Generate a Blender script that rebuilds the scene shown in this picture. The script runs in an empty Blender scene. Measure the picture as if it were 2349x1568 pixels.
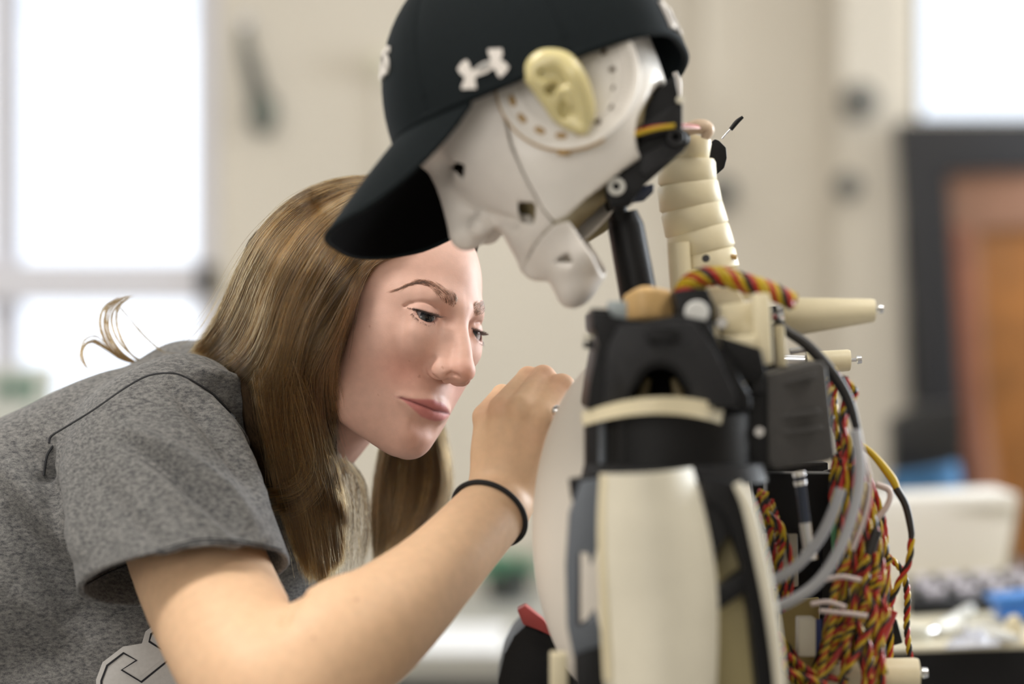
import bpy, bmesh, math, random
import numpy as np
from concurrent.futures import ThreadPoolExecutor
from mathutils import Vector, Matrix
from mathutils.bvhtree import BVHTree

# ------------------------------------------------------------------ camera, light, exposure
SC = bpy.context.scene
IMG_W, IMG_H = 2349.0, 1568.0
LENS, SENSOR = 85.0, 36.0
FPX = IMG_W * LENS / SENSOR
CAM = Vector((0.0, -1.9, 1.25))
cam_data = bpy.data.cameras.new('camera')
cam_data.lens = LENS
cam_data.sensor_width = SENSOR
cam_data.clip_start = 0.05
cam_data.clip_end = 60
cam_data.dof.use_dof = True
cam_data.dof.focus_distance = 1.885
cam_data.dof.aperture_fstop = 2.0
cam = bpy.data.objects.new('camera', cam_data)
cam.location = CAM
cam.rotation_euler = (math.pi / 2, 0, 0)
SC.collection.objects.link(cam)
SC.camera = cam

SC.view_settings.view_transform = 'Standard'
SC.view_settings.look = 'None'
SC.view_settings.gamma = 1.0
SC.view_settings.use_curve_mapping = False
SC.view_settings.exposure = 0.06

world = bpy.data.worlds.new('daylight')
SC.world = world
world.use_nodes = True
world.node_tree.nodes['Background'].inputs[0].default_value = (0.86, 0.92, 1.0, 1)
world.node_tree.nodes['Background'].inputs[1].default_value = 1.7

def area_light(name, loc, target, sx, sy, power, color):
    d = bpy.data.lights.new(name, 'AREA')
    d.shape = 'RECTANGLE'
    d.size, d.size_y = sx, sy
    d.energy = power
    d.color = color
    o = bpy.data.objects.new(name, d)
    o.location = loc
    o.rotation_euler = (Vector(target) - Vector(loc)).to_track_quat('-Z', 'Y').to_euler()
    SC.collection.objects.link(o)
    return o
COOL, WARM = (0.86, 0.93, 1.0), (1.0, 0.95, 0.88)
# unseen front fill added behind the camera; daylight from the right wall and left window
area_light('fill_behind_camera', (-1.3, -3.9, 1.9), (-0.1, 0, 1.2), 3.0, 1.6, 40, (1.0, 0.97, 0.93))
area_light('daylight_right_wall', (3.1, 2.1, 1.9), (0, 0.1, 1.25), 1.8, 1.5, 190, COOL)
area_light('daylight_left_window', (-2.45, 2.55, 1.75), (-0.3, 0, 1.2), 1.5, 1.4, 40, COOL)
# ceiling panels
for cx_, cy_, pw in ((-1.2, -0.6, 42), (1.2, -0.6, 26), (-1.2, 1.4, 4), (1.2, 1.4, 4)):
    area_light('ceiling_panel_light', (cx_, cy_, 2.93), (cx_, cy_, 0), 1.1, 0.5, pw, WARM)

# ------------------------------------------------------------------ helpers
random.seed(7)
RNG = np.random.default_rng(11)

def at(px, py, d):
    """point that the photograph shows at pixel (px, py), d metres in front of the camera"""
    return Vector(((px - IMG_W / 2) / FPX * d, CAM.y + d, CAM.z - (py - IMG_H / 2) / FPX * d))

def tag(o, label=None, category=None, group=None, kind=None):
    if label: o['label'] = label
    if category: o['category'] = category
    if group: o['group'] = group
    if kind: o['kind'] = kind
    return o

def link(o, parent=None):
    SC.collection.objects.link(o)
    if parent is not None:
        o.parent = parent
        o.matrix_parent_inverse = Matrix.Identity(4)
    return o

def empty(name, loc=(0, 0, 0)):
    o = bpy.data.objects.new(name, None)
    o.empty_display_size = 0.02
    link(o)
    return o

def from_arrays(name, verts, faces, mat, parent=None, smooth=True, angle=None):
    me = bpy.data.meshes.new(name)
    verts = np.asarray(verts, dtype=np.float32)
    if isinstance(faces, np.ndarray) and faces.ndim == 2:
        nf, k = faces.shape
        me.vertices.add(len(verts))
        me.vertices.foreach_set('co', verts.ravel())
        me.loops.add(nf * k)
        me.loops.foreach_set('vertex_index', faces.astype(np.int32).ravel())
        me.polygons.add(nf)
        me.polygons.foreach_set('loop_start', np.arange(0, nf * k, k, dtype=np.int32))
        me.update(calc_edges=True)
        me.validate()
    else:
        me.from_pydata([tuple(map(float, v)) for v in verts], [], [tuple(f) for f in faces])
    if mat is not None:
        me.materials.append(mat)
    if smooth:
        me.shade_smooth()
        if angle is not None:
            try: me.set_sharp_from_angle(angle=math.radians(angle))
            except Exception: pass
    o = bpy.data.objects.new(name, me)
    return link(o, parent)

def from_bm(name, bm, mat, parent=None, smooth=True, angle=35):
    bmesh.ops.recalc_face_normals(bm, faces=bm.faces)
    me = bpy.data.meshes.new(name)
    bm.to_mesh(me)
    bm.free()
    if mat is not None: me.materials.append(mat)
    if smooth:
        me.shade_smooth()
        me.set_sharp_from_angle(angle=math.radians(angle))
    o = bpy.data.objects.new(name, me)
    return link(o, parent)

# ------------------------------------------------------------------ materials (all procedural)
MATS = {}
def mat(name, color, rough=0.5, metal=0.0, spec=0.5, coat=0.0, noise=None, bump=None, sss=None, trans=0.0, sheen=0.0, alpha=1.0):
    """noise = (scale, amount) of colour variation, bump = (scale, strength)"""
    if name in MATS: return MATS[name]
    m = bpy.data.materials.new(name)
    m.use_nodes = True
    nt = m.node_tree
    b = nt.nodes['Principled BSDF']
    b.inputs['Base Color'].default_value = (*color, 1)
    b.inputs['Roughness'].default_value = rough
    b.inputs['Metallic'].default_value = metal
    b.inputs['Specular IOR Level'].default_value = spec
    b.inputs['Coat Weight'].default_value = coat
    b.inputs['Transmission Weight'].default_value = trans
    b.inputs['Sheen Weight'].default_value = sheen
    b.inputs['Alpha'].default_value = alpha
    if sss:
        b.inputs['Subsurface Weight'].default_value = sss[0]
        b.inputs['Subsurface Radius'].default_value = sss[1]
        b.inputs['Subsurface Scale'].default_value = sss[2]
    if noise or bump:
        tc = nt.nodes.new('ShaderNodeTexCoord')
    if noise:
        n = nt.nodes.new('ShaderNodeTexNoise')
        n.inputs['Scale'].default_value = noise[0]
        n.inputs['Detail'].default_value = 5
        r = nt.nodes.new('ShaderNodeMapRange')
        r.inputs[1].default_value = 0.25; r.inputs[2].default_value = 0.75
        r.inputs[3].default_value = 1 - noise[1]; r.inputs[4].default_value = 1 + noise[1]
        mx = nt.nodes.new('ShaderNodeVectorMath'); mx.operation = 'SCALE'
        mx.inputs[0].default_value = color
        nt.links.new(tc.outputs['Object'], n.inputs['Vector'])
        nt.links.new(n.outputs[0], r.inputs[0])
        nt.links.new(r.outputs[0], mx.inputs['Scale'])
        nt.links.new(mx.outputs[0], b.inputs['Base Color'])
    if bump:
        n2 = nt.nodes.new('ShaderNodeTexNoise')
        n2.inputs['Scale'].default_value = bump[0]
        n2.inputs['Detail'].default_value = 4
        bp = nt.nodes.new('ShaderNodeBump')
        bp.inputs['Strength'].default_value = bump[1]
        bp.inputs['Distance'].default_value = 0.002
        nt.links.new(tc.outputs['Object'], n2.inputs['Vector'])
        nt.links.new(n2.outputs[0], bp.inputs['Height'])
        nt.links.new(bp.outputs[0], b.inputs['Normal'])
    MATS[name] = m
    return m

def emission(name, color, strength):
    m = bpy.data.materials.new(name); m.use_nodes = True
    nt = m.node_tree
    nt.nodes.remove(nt.nodes['Principled BSDF'])
    e = nt.nodes.new('ShaderNodeEmission')
    e.inputs[0].default_value = (*color, 1); e.inputs[1].default_value = strength
    nt.links.new(e.outputs[0], nt.nodes['Material Output'].inputs[0])
    return m

# ------------------------------------------------------------------ implicit surfaces: smooth blends of round shapes, meshed with surface nets
class Frame:
    """local millimetre frame: axes are world unit vectors (columns)"""
    def __init__(s, o, ax, scale=0.001):
        s.o = np.array(o, float); s.A = np.array(ax, float); s.k = scale
    def to_local(s, P):
        return ((P - s.o.astype(P.dtype)) @ s.A.astype(P.dtype)) / s.k
    def to_world(s, p):
        return np.asarray(p, float) * s.k @ s.A.T + s.o
    def vec(s, p):
        return Vector(s.to_world(p))
WORLD = Frame((0, 0, 0), np.eye(3), 1.0)

def _seg(P, a, b):
    a = np.asarray(a, P.dtype); b = np.asarray(b, P.dtype)
    ab = b - a
    t = np.clip(((P - a) @ ab) / max(float(ab @ ab), 1e-12), 0, 1)
    return t, np.linalg.norm(P - a - t[:, None] * ab, axis=1)

def spline(pts, n=6):
    """Catmull-Rom through the points (any dimension), n steps a span"""
    P = np.array([np.asarray(p, float) for p in pts])
    P = np.vstack([2 * P[0] - P[1], P, 2 * P[-1] - P[-2]])
    out = []
    for i in range(1, len(P) - 2):
        for t in np.linspace(0, 1, n, endpoint=False):
            a, b, c, d = P[i - 1], P[i], P[i + 1], P[i + 2]
            out.append(0.5 * ((2 * b) + (c - a) * t + (2 * a - 5 * b + 4 * c - d) * t * t + (3 * b - a - 3 * c + d) * t ** 3))
    out.append(P[-2])
    return np.array(out)

class Field:
    def __init__(s):
        s.ops = []
    def add(s, frame, fn, c, r, op='u', k=0.0, sym=False):
        cs = [frame.to_world(c)]
        if sym: cs.append(frame.to_world((-c[0], c[1], c[2])))
        s.ops.append((frame, fn, [np.array(q) for q in cs], r * frame.k, op, k * frame.k, sym))
    def ell(s, fr, c, rad, op='u', k=0, sym=False, rot=None):
        c = np.asarray(c, float); rad = np.asarray(rad, float)
        Rm = None if rot is None else np.array(rot.to_matrix() if hasattr(rot, 'to_matrix') else rot)
        def fn(p):
            q = p - c.astype(p.dtype)
            if Rm is not None: q = q @ Rm.astype(p.dtype)
            k0 = np.linalg.norm(q / rad.astype(p.dtype), axis=1)
            k1 = np.linalg.norm(q / (rad ** 2).astype(p.dtype), axis=1)
            return k0 * (k0 - 1) / np.maximum(k1, 1e-9)
        s.add(fr, fn, c, rad.max(), op, k, sym)
    def cone(s, fr, a, b, ra, rb, op='u', k=0, sym=False):
        a = np.asarray(a, float); b = np.asarray(b, float)
        def fn(p):
            t, d = _seg(p, a, b)
            return d - (ra + (rb - ra) * t)
        s.add(fr, fn, (a + b) / 2, np.linalg.norm(b - a) / 2 + max(ra, rb), op, k, sym)
    def chain(s, fr, pts, op='u', k=0, sym=False, blend=0.25):
        """pts: list of (point, radius): a single tapered rod along the points"""
        pp = [np.asarray(q[0], float) for q in pts]; rr = [q[1] for q in pts]
        def fn(p):
            best = None
            for i in range(len(pp) - 1):
                t, d = _seg(p, pp[i], pp[i + 1])
                v = d - (rr[i] + (rr[i + 1] - rr[i]) * t)
                if best is None: best = v
                else:
                    h = np.maximum(ks - np.abs(best - v), 0) / ks
                    best = np.minimum(best, v) - h * h * ks * 0.25
            return best
        ks = blend * sum(rr) / len(rr)
        P = np.array(pp); c = P.mean(0)
        s.add(fr, fn, c, np.linalg.norm(P - c, axis=1).max() + max(rr), op, k, sym)
    def rod(s, fr, pts, op='u', k=0, sym=False, n=5):
        """like chain, the points joined by a smooth curve"""
        q = spline([np.append(np.asarray(p, float), r) for p, r in pts], n)
        s.chain(fr, [(v[:3], v[3]) for v in q], op, k, sym, 0.05)
    def func(s, fr, fn, c, r, op='u', k=0, sym=False):
        s.add(fr, fn, np.asarray(c, float), r, op, k, sym)
    def eval(s, P, bc=None, bhd=0.0, nper=1):
        """P (N,3) world. With bc (block centres) only shapes near a block are evaluated there."""
        P = P.astype(np.float32)
        d = np.full(len(P), 1.0, np.float32)
        kl = 0.0
        marg = []
        for o in reversed(s.ops):
            kl = max(kl, o[5]); marg.append(kl)
        marg.reverse()
        for (fr, fn, cs, r, op, k, sym), mg in zip(s.ops, marg):
            if bc is not None:
                near = np.zeros(len(bc), bool)
                for c in cs: near |= np.linalg.norm(bc - c, axis=1) < r * 1.02 + bhd + mg * 1.6 + 0.004
                if op == 'i': near[:] = True
                if not near.any(): continue
                idx = np.repeat(near, nper)
                Q = P[idx]; dd = d[idx]
            else:
                Q = P; dd = d
            q = fr.to_local(Q)
            if sym: q[:, 0] = np.abs(q[:, 0])
            v = fn(q) * np.float32(fr.k)
            if op == 'u':
                if k > 0:
                    h = np.maximum(k - np.abs(dd - v), 0) / k
                    res = np.minimum(dd, v) - h * h * k * 0.25
                else: res = np.minimum(dd, v)
            elif op == 's':
                if k > 0:
                    h = np.maximum(k - np.abs(dd + v), 0) / k
                    res = np.maximum(dd, -v) + h * h * k * 0.25
                else: res = np.maximum(dd, -v)
            else:
                if k > 0:
                    h = np.maximum(k - np.abs(dd - v), 0) / k
                    res = np.maximum(dd, v) + h * h * k * 0.25
                else: res = np.maximum(dd, v)
            if bc is not None: d[idx] = res
            else: d = res
        return d
    def mesh(s, lo, hi, h, smooth=1, B=12):
        lo = np.array(lo, float); hi = np.array(hi, float)
        nb = np.ceil((hi - lo) / (h * B)).astype(int)
        gx = np.stack(np.meshgrid(*[np.arange(n) for n in nb], indexing='ij'), -1).reshape(-1, 3)
        bc = lo + (gx + 0.5) * h * B
        hd = h * B * math.sqrt(3) / 2
        d0 = s.eval(bc)
        act = np.abs(d0) < hd * 1.25 + 0.004
        gx = gx[act]; bc = bc[act]
        N = nb * B + 2
        loc = np.stack(np.meshgrid(*[np.arange(B + 1)] * 3, indexing='ij'), -1).reshape(-1, 3)
        ids, vs, quads = [], [], []
        step = 60
        corner = np.array([[x, y, z] for x in (0, 1) for y in (0, 1) for z in (0, 1)])
        edges = [(a, b) for a in range(8) for b in range(a + 1, 8) if np.abs(corner[a] - corner[b]).sum() == 1]
        def work(i0):
            ids, vs, quads = [], [], []
            g = gx[i0:i0 + step]; c = bc[i0:i0 + step]
            ci = (g[:, None, :] * B + loc[None]).reshape(-1, 3)
            P = lo + ci * h
            V = s.eval(P, c, hd, len(loc)).reshape(len(g), B + 1, B + 1, B + 1)
            cv = [V[:, x:B + x, y:B + y, z:B + z] for x, y, z in corner]
            neg = sum((q < 0).astype(np.int8) for q in cv)
            bi, ii, jj, kk = np.nonzero((neg > 0) & (neg < 8))
            if len(bi) == 0: return ids, vs, quads
            vals = np.stack([q[bi, ii, jj, kk] for q in cv], 1)
            acc = np.zeros((len(bi), 3)); cnt = np.zeros(len(bi))
            for a, b in edges:
                va, vb = vals[:, a], vals[:, b]
                m = (va < 0) != (vb < 0)
                t = np.where(m, va / np.where(m, va - vb, 1), 0)
                acc += np.where(m[:, None], corner[a] + t[:, None] * (corner[b] - corner[a]), 0)
                cnt += m
            cell = g[bi] * B + np.stack([ii, jj, kk], 1)
            vs.append(lo + (cell + acc / cnt[:, None]) * h)
            ids.append((cell[:, 0] * N[1] + cell[:, 1]) * N[2] + cell[:, 2])
            s0 = vals[:, 0] < 0
            for axis, cidx in ((0, 4), (1, 2), (2, 1)):
                s1 = vals[:, cidx] < 0
                m = s0 != s1
                if not m.any(): continue
                ce = cell[m]
                u, v = [(1, 2), (2, 0), (0, 1)][axis]
                eu = np.zeros(3, int); eu[u] = 1
                ev = np.zeros(3, int); ev[v] = 1
                q = np.stack([ce - eu - ev, ce - ev, ce, ce - eu], 1)
                fl = ~s0[m]
                q[fl] = q[fl][:, ::-1]
                quads.append((q[..., 0] * N[1] + q[..., 1]) * N[2] + q[..., 2])
            return ids, vs, quads
        with ThreadPoolExecutor(4) as ex:
            for a_, b_, c_ in ex.map(work, range(0, len(gx), step)):
                ids += a_; vs += b_; quads += c_
        ids = np.concatenate(ids); vs = np.concatenate(vs); quads = np.concatenate(quads)
        o = np.argsort(ids); ids = ids[o]; vs = vs[o]
        pos = np.searchsorted(ids, quads)
        pos = np.clip(pos, 0, len(ids) - 1)
        ok = (ids[pos] == quads).all(1)
        F = pos[ok]
        for _ in range(smooth):
            vs = laplace(vs, F)
        return vs, F

def laplace(vs, F, w=0.6):
    acc = np.zeros_like(vs); cnt = np.zeros(len(vs))
    for a in range(F.shape[1]):
        b = (a + 1) % F.shape[1]
        for i, j in ((a, b), (b, a)):
            for c in range(3): acc[:, c] += np.bincount(F[:, i], weights=vs[F[:, j], c], minlength=len(vs))
            cnt += np.bincount(F[:, i], minlength=len(vs))
    m = cnt > 0
    out = vs.copy()
    out[m] += w * (acc[m] / cnt[m, None] - vs[m])
    return out

def smoothstep(x, a, b):
    t = np.clip((x - a) / (b - a), 0, 1)
    return t * t * (3 - 2 * t)

def A(px, py, d): return np.array(at(px, py, d))

def in_view(P):
    d = P[:, 1] - CAM.y
    return P[:, 0] / d * FPX + IMG_W / 2, (CAM.z - P[:, 2]) / d * FPX + IMG_H / 2, d

def vnormals(V, F):
    n = np.cross(V[F[:, 2]] - V[F[:, 0]], V[F[:, 3]] - V[F[:, 1]])
    N = np.zeros_like(V)
    for a in range(4):
        for c in range(3): N[:, c] += np.bincount(F[:, a], weights=n[:, c], minlength=len(V))
    return N / np.maximum(np.linalg.norm(N, axis=1, keepdims=True), 1e-12)

def poly_dist(x, y, pts):
    """distance in pixels to a polyline and the position 0..1 along it"""
    best = np.full(len(x), 1e9); tt = np.zeros(len(x))
    P = np.array(pts, float); n = len(P) - 1
    for i in range(n):
        a, b = P[i], P[i + 1]; ab = b - a
        t = np.clip(((x - a[0]) * ab[0] + (y - a[1]) * ab[1]) / (ab @ ab), 0, 1)
        d = np.hypot(x - a[0] - t * ab[0], y - a[1] - t * ab[1])
        m = d < best
        best[m] = d[m]; tt[m] = (i + t[m]) / n
    return best, tt

def set_colors(o, C):
    me = o.data
    at_ = me.color_attributes.new('Col', 'FLOAT_COLOR', 'POINT')
    C4 = np.ones((len(C), 4), np.float32); C4[:, :3] = C
    at_.data.foreach_set('color', C4.ravel())

def tube(name, pts, radii, mat_, parent=None, seg=8, caps=True):
    """a round rod along points; radii a number or one per point"""
    P = np.array([np.asarray(p, float) for p in pts]); n = len(P)
    if np.isscalar(radii): radii = np.full(n, float(radii))
    T = np.gradient(P, axis=0); T /= np.maximum(np.linalg.norm(T, axis=1, keepdims=True), 1e-12)
    up = np.array((0, 0, 1.0)) if abs(T[0][2]) < 0.9 else np.array((1.0, 0, 0))
    ring = []
    nrm = np.cross(T[0], up); nrm /= np.linalg.norm(nrm)
    for i in range(n):
        nrm = nrm - T[i] * (nrm @ T[i]); nrm /= max(np.linalg.norm(nrm), 1e-12)
        bn = np.cross(T[i], nrm)
        a = np.arange(seg) * 2 * math.pi / seg
        ring.append(P[i] + radii[i] * (np.cos(a)[:, None] * nrm + np.sin(a)[:, None] * bn))
    V = np.concatenate(ring)
    F = []
    for i in range(n - 1):
        for j in range(seg):
            k = (j + 1) % seg
            F.append((i * seg + j, i * seg + k, (i + 1) * seg + k, (i + 1) * seg + j))
    if caps:
        F.append(tuple(range(seg - 1, -1, -1))); F.append(tuple((n - 1) * seg + j for j in range(seg)))
    if mat_ is None: return V, F
    return from_arrays(name, V, F, mat_, parent, angle=50)

def strands(name, curves, r0, r1, mat_, parent=None, shade=None):
    """curves: (n, m, 3) array of hair curves"""
    n, m = curves.shape[:2]
    hc = bpy.data.hair_curves.new(name)
    hc.add_curves([m] * n)
    hc.attributes['position'].data.foreach_set('vector', curves.astype(np.float32).ravel())
    ra = hc.attributes.get('radius') or hc.attributes.new('radius', 'FLOAT', 'POINT')
    t = np.linspace(0, 1, m)
    rad = np.tile(r0 + (r1 - r0) * t, (n, 1)).astype(np.float32)
    ra.data.foreach_set('value', rad.ravel())
    sa = hc.attributes.new('shade', 'FLOAT', 'CURVE')
    sa.data.foreach_set('value', (np.ones(n) if shade is None else shade).astype(np.float32))
    hc.materials.append(mat_)
    o = bpy.data.objects.new(name, hc)
    o['kind'] = 'stuff'
    return link(o, parent)

def hair_material(name, col, var=0.35, rough=0.32):
    m = bpy.data.materials.new(name); m.use_nodes = True
    nt = m.node_tree
    nt.nodes.remove(nt.nodes['Principled BSDF'])
    h = nt.nodes.new('ShaderNodeBsdfHairPrincipled')
    h.parametrization = 'COLOR'
    h.inputs['Roughness'].default_value = rough
    h.inputs['Radial Roughness'].default_value = 0.4
    hi = nt.nodes.new('ShaderNodeHairInfo')
    r = nt.nodes.new('ShaderNodeMapRange')
    r.inputs[3].default_value = 1 - var; r.inputs[4].default_value = 1 + var
    sc_ = nt.nodes.new('ShaderNodeVectorMath'); sc_.operation = 'SCALE'
    sc_.inputs[0].default_value = col
    nt.links.new(hi.outputs['Random'], r.inputs[0])
    an = nt.nodes.new('ShaderNodeAttribute'); an.attribute_name = 'shade'
    mu = nt.nodes.new('ShaderNodeMath'); mu.operation = 'MULTIPLY'
    nt.links.new(r.outputs[0], mu.inputs[0]); nt.links.new(an.outputs['Fac'], mu.inputs[1])
    nt.links.new(mu.outputs[0], sc_.inputs['Scale'])
    nt.links.new(sc_.outputs[0], h.inputs['Color'])
    nt.links.new(h.outputs[0], nt.nodes['Material Output'].inputs[0])
    return m

def prism(name, poly, d, thick, mat_, parent=None, bevel=0.0015, segs=2, tilt=0.0):
    """a plate cut to an outline: front face d metres from the camera, thick metres deep (tilt = depth change per pixel in x)"""
    bm = bmesh.new()
    x0 = sum(p[0] for p in poly) / len(poly)
    fr = [bm.verts.new(at(x, y, d + tilt * (x - x0))) for x, y in poly]
    bk = [bm.verts.new(v.co + Vector((0, thick, 0))) for v in fr]
    bm.faces.new(fr); bm.faces.new(bk[::-1])
    n = len(poly)
    for i in range(n): bm.faces.new((fr[i], bk[i], bk[(i + 1) % n], fr[(i + 1) % n]))
    if bevel: bmesh.ops.bevel(bm, geom=bm.edges[:], offset=bevel, segments=segs, affect='EDGES', profile=0.6)
    return from_bm(name, bm, mat_, parent, angle=40)

def rect(x0, y0, x1, y1): return [(x0, y0), (x1, y0), (x1, y1), (x0, y1)]

def rodpx(name, pts, radpx, d, mat_, parent=None, n=6, seg=12, curve=True):
    """a tube along pixels; pts (x, y) or (x, y, d); radpx a number or one per point, in pixels"""
    q = [(p[0], p[1], p[2] if len(p) > 2 else d) for p in pts]
    r = [radpx] * len(q) if np.isscalar(radpx) else radpx
    P = np.array([np.append(A(*p), rr * p[2] / FPX) for p, rr in zip(q, r)])
    if curve and len(P) > 2: P = spline(P, n)
    return tube(name, P[:, :3], P[:, 3], mat_, parent, seg=seg)

def disc_cam(name, px, py, d, rpx, depth, mat_, parent=None, hole=0.0, seg=28):
    """a short round part facing the camera, with an optional bore"""
    c = at(px, py, d); r = rpx * d / FPX
    V, F = [], []
    ri = max(hole * r, 1e-5)
    for i in range(seg):
        a = 2 * math.pi * i / seg
        for rr, dy in ((ri, 0.0008), (ri, 0), (r * 0.9, 0), (r, 0.001), (r, depth), (ri, depth)):
            V.append((c.x + rr * math.cos(a), c.y + dy, c.z + rr * math.sin(a)))
    for i in range(seg):
        j = (i + 1) % seg
        for k in range(6): F.append((i * 6 + k, i * 6 + (k + 1) % 6, j * 6 + (k + 1) % 6, j * 6 + k))
    return from_arrays(name, V, F, mat_, parent, angle=35)

def panel(name, left, right, d, bulge, mat_, parent=None, rows=24, cols=14, thick=0.004, tilt=0.0, arch=0.0):
    """an outward-curved cover between two edge lines (pixels, same order top to bottom)"""
    Lq = spline(left, 6); Rq = spline(right, 6)
    f = lambda q: np.stack([np.interp(np.linspace(0, 1, rows), np.linspace(0, 1, len(q)), q[:, c]) for c in (0, 1)], 1)
    Lq, Rq = f(Lq), f(Rq)
    V, F = [], []
    for back in (0, 1):
        for i in range(rows):
            for j in range(cols):
                s = j / (cols - 1); p = Lq[i] * (1 - s) + Rq[i] * s
                v = at(p[0], p[1] - arch * (1 - (2 * s - 1) ** 2), d + tilt * (s - 0.5))
                v = v + Vector((0, -bulge * (1 - (2 * s - 1) ** 2) + back * thick, 0))
                V.append(v)
    n = rows * cols
    for i in range(rows - 1):
        for j in range(cols - 1):
            a = i * cols + j
            F.append((a, a + 1, a + cols + 1, a + cols)); F.append((n + a, n + a + cols, n + a + cols + 1, n + a + 1))
    for i in range(rows - 1):
        for a in (i * cols, i * cols + cols - 1): F.append((a, a + cols, n + a + cols, n + a))
    for j in range(cols - 1):
        for a in (j, (rows - 1) * cols + j): F.append((a, a + 1, n + a + 1, n + a))
    o = from_arrays(name, V, F, mat_, parent, angle=50)
    return o

def ring_h(name, px, py, d, rpx, hpx, mat_, parent, seg=48, squash=0.8, r2=None):
    """an upright drum: elliptical in plan"""
    c = at(px, py, d); r = rpx * d / FPX; h = hpx * d / FPX; rb = (r2 or rpx) * d / FPX
    prof = [(r * 0.95, h), (r, h * 0.9), (rb, -h * 0.9), (rb * 0.95, -h)]
    V, F = [], []
    for rr, z in prof:
        for i in range(seg):
            a = 2 * math.pi * i / seg
            V.append((c.x + rr * math.cos(a), c.y + squash * rr * math.sin(a), c.z + z))
    for k in range(3):
        for i in range(seg):
            j = (i + 1) % seg
            F.append((k * seg + i, k * seg + j, (k + 1) * seg + j, (k + 1) * seg + i))
    F.append(tuple(range(seg))); F.append(tuple(3 * seg + i for i in range(seg - 1, -1, -1)))
    return from_arrays(name, V, F, mat_, parent, angle=35)

def box(name, lo, hi, mat_, parent=None, bevel=0.0, smooth=True):
    bm = bmesh.new(); bmesh.ops.create_cube(bm, size=1)
    lo, hi = Vector(lo), Vector(hi)
    for v in bm.verts: v.co = Vector(((lo.x + hi.x) / 2 + v.co.x * (hi.x - lo.x), (lo.y + hi.y) / 2 + v.co.y * (hi.y - lo.y), (lo.z + hi.z) / 2 + v.co.z * (hi.z - lo.z)))
    if bevel: bmesh.ops.bevel(bm, geom=bm.edges[:], offset=bevel, segments=2, affect='EDGES')
    return from_bm(name, bm, mat_, parent, smooth=smooth)

def thing(name, label, cat, group=None):
    o = empty(name); tag(o, label, cat, group); return o

def flat_text(name, text, px, py, d, hpx, mat_, parent, stretch=1.0):
    cu = bpy.data.curves.new('t', 'FONT'); cu.body = text; cu.size = 1.0; cu.extrude = 0.02; cu.offset = 0.03
    tmp = bpy.data.objects.new('t', cu); SC.collection.objects.link(tmp)
    me = bpy.data.meshes.new_from_object(tmp.evaluated_get(bpy.context.evaluated_depsgraph_get()))
    bpy.data.objects.remove(tmp)
    k = hpx * d / FPX / 0.72; b = at(px, py, d)
    me.transform(Matrix(((k * stretch, 0, 0, b.x), (0, 0, -k, b.y), (0, k, 0, b.z), (0, 0, 0, 1))))
    me.materials.clear(); me.materials.append(mat_)
    o = bpy.data.objects.new(name, me); return link(o, parent)


def on_plane(px, py, z):
    """where the ray through a pixel meets the level z"""
    d = (CAM.z - z) * FPX / (py - IMG_H / 2)
    return at(px, py, d)

def flat_prism(name, poly, z, h, mat_, parent=None, bevel=0.001):
    """a low block lying on the level z; poly gives the pixels of its footprint"""
    bm = bmesh.new()
    lo_ = [bm.verts.new(on_plane(x, y, z)) for x, y in poly]; hi_ = [bm.verts.new(v.co + Vector((0, 0, h))) for v in lo_]
    n = len(poly)
    bm.faces.new(hi_); bm.faces.new(lo_[::-1])
    for i in range(n): bm.faces.new((lo_[i], lo_[(i + 1) % n], hi_[(i + 1) % n], hi_[i]))
    if bevel: bmesh.ops.bevel(bm, geom=bm.edges[:], offset=bevel, segments=1, affect='EDGES')
    return from_bm(name, bm, mat_, parent, angle=40)


# ------------------------------------------------------------------ the room
m_wall = mat('painted_wall', (0.66, 0.605, 0.52), rough=0.85, spec=0.2, noise=(3, 0.05), bump=(120, 0.1))
m_ceil = mat('ceiling_paint', (0.70, 0.68, 0.64), rough=0.9, spec=0.1)
m_floor = mat('grey_vinyl', (0.30, 0.29, 0.28), rough=0.6, noise=(8, 0.12))
m_frame = mat('white_gloss_frame', (0.70, 0.69, 0.74), rough=0.5)
m_jamb = mat('black_paint', (0.010, 0.010, 0.013), rough=0.5)
m_glass = mat('window_glass', (0.95, 0.97, 1.0), rough=0.0, trans=1.0, spec=0.3)
DW = 4.6                       # depth of the back wall
YW = CAM.y + DW
wx = lambda px: at(px, 0, DW).x
wz = lambda py: at(0, py, DW).z
XL, XR, ZC, YF = -3.6, 3.5, 3.0, -4.2
def st(o): o['kind'] = 'structure'; return o
st(box('floor', (XL, YF, -0.1), (XR, YW + 0.3, 0.0), m_floor))
st(box('ceiling', (XL, YF, ZC), (XR, YW + 0.3, ZC + 0.1), m_ceil))
st(box('wall_left', (XL - 0.1, YF, 0), (XL, YW, ZC), m_wall))
st(box('wall_right', (XR, YF, 0), (XR + 0.1, YW, ZC), m_wall))
st(box('wall_front', (XL, YF - 0.1, 0), (XR, YF, ZC), m_wall))
# back wall built round its two windows
WL0, WL1, WLT, WLB = wx(-330), wx(500), wz(-560), wz(1130)
WR0, WR1, WRT, WRB = wx(2098), wx(2640), wz(-330), wz(272)
bw = empty('wall_back'); bw['kind'] = 'structure'
for lo, hi in (((XL, WL0), (0, ZC)), ((WL0, WL1), (0, WLB)), ((WL0, WL1), (WLT, ZC)), ((WL1, WR0), (0, ZC)), ((WR0, WR1), (0, WRB)), ((WR0, WR1), (WRT, ZC)), ((WR1, XR), (0, ZC))):
    box('wall_section', (lo[0], YW, hi[0]), (lo[1], YW + 0.22, hi[1]), m_wall, bw)
box('pilaster', (wx(1905), YW - 0.07, 0), (wx(2068), YW + 0.01, ZC), m_wall, bw, bevel=0.012)
box('pilaster', (wx(1600), YW - 0.03, 0), (wx(1640), YW + 0.01, ZC), m_wall, bw, bevel=0.012)
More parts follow.
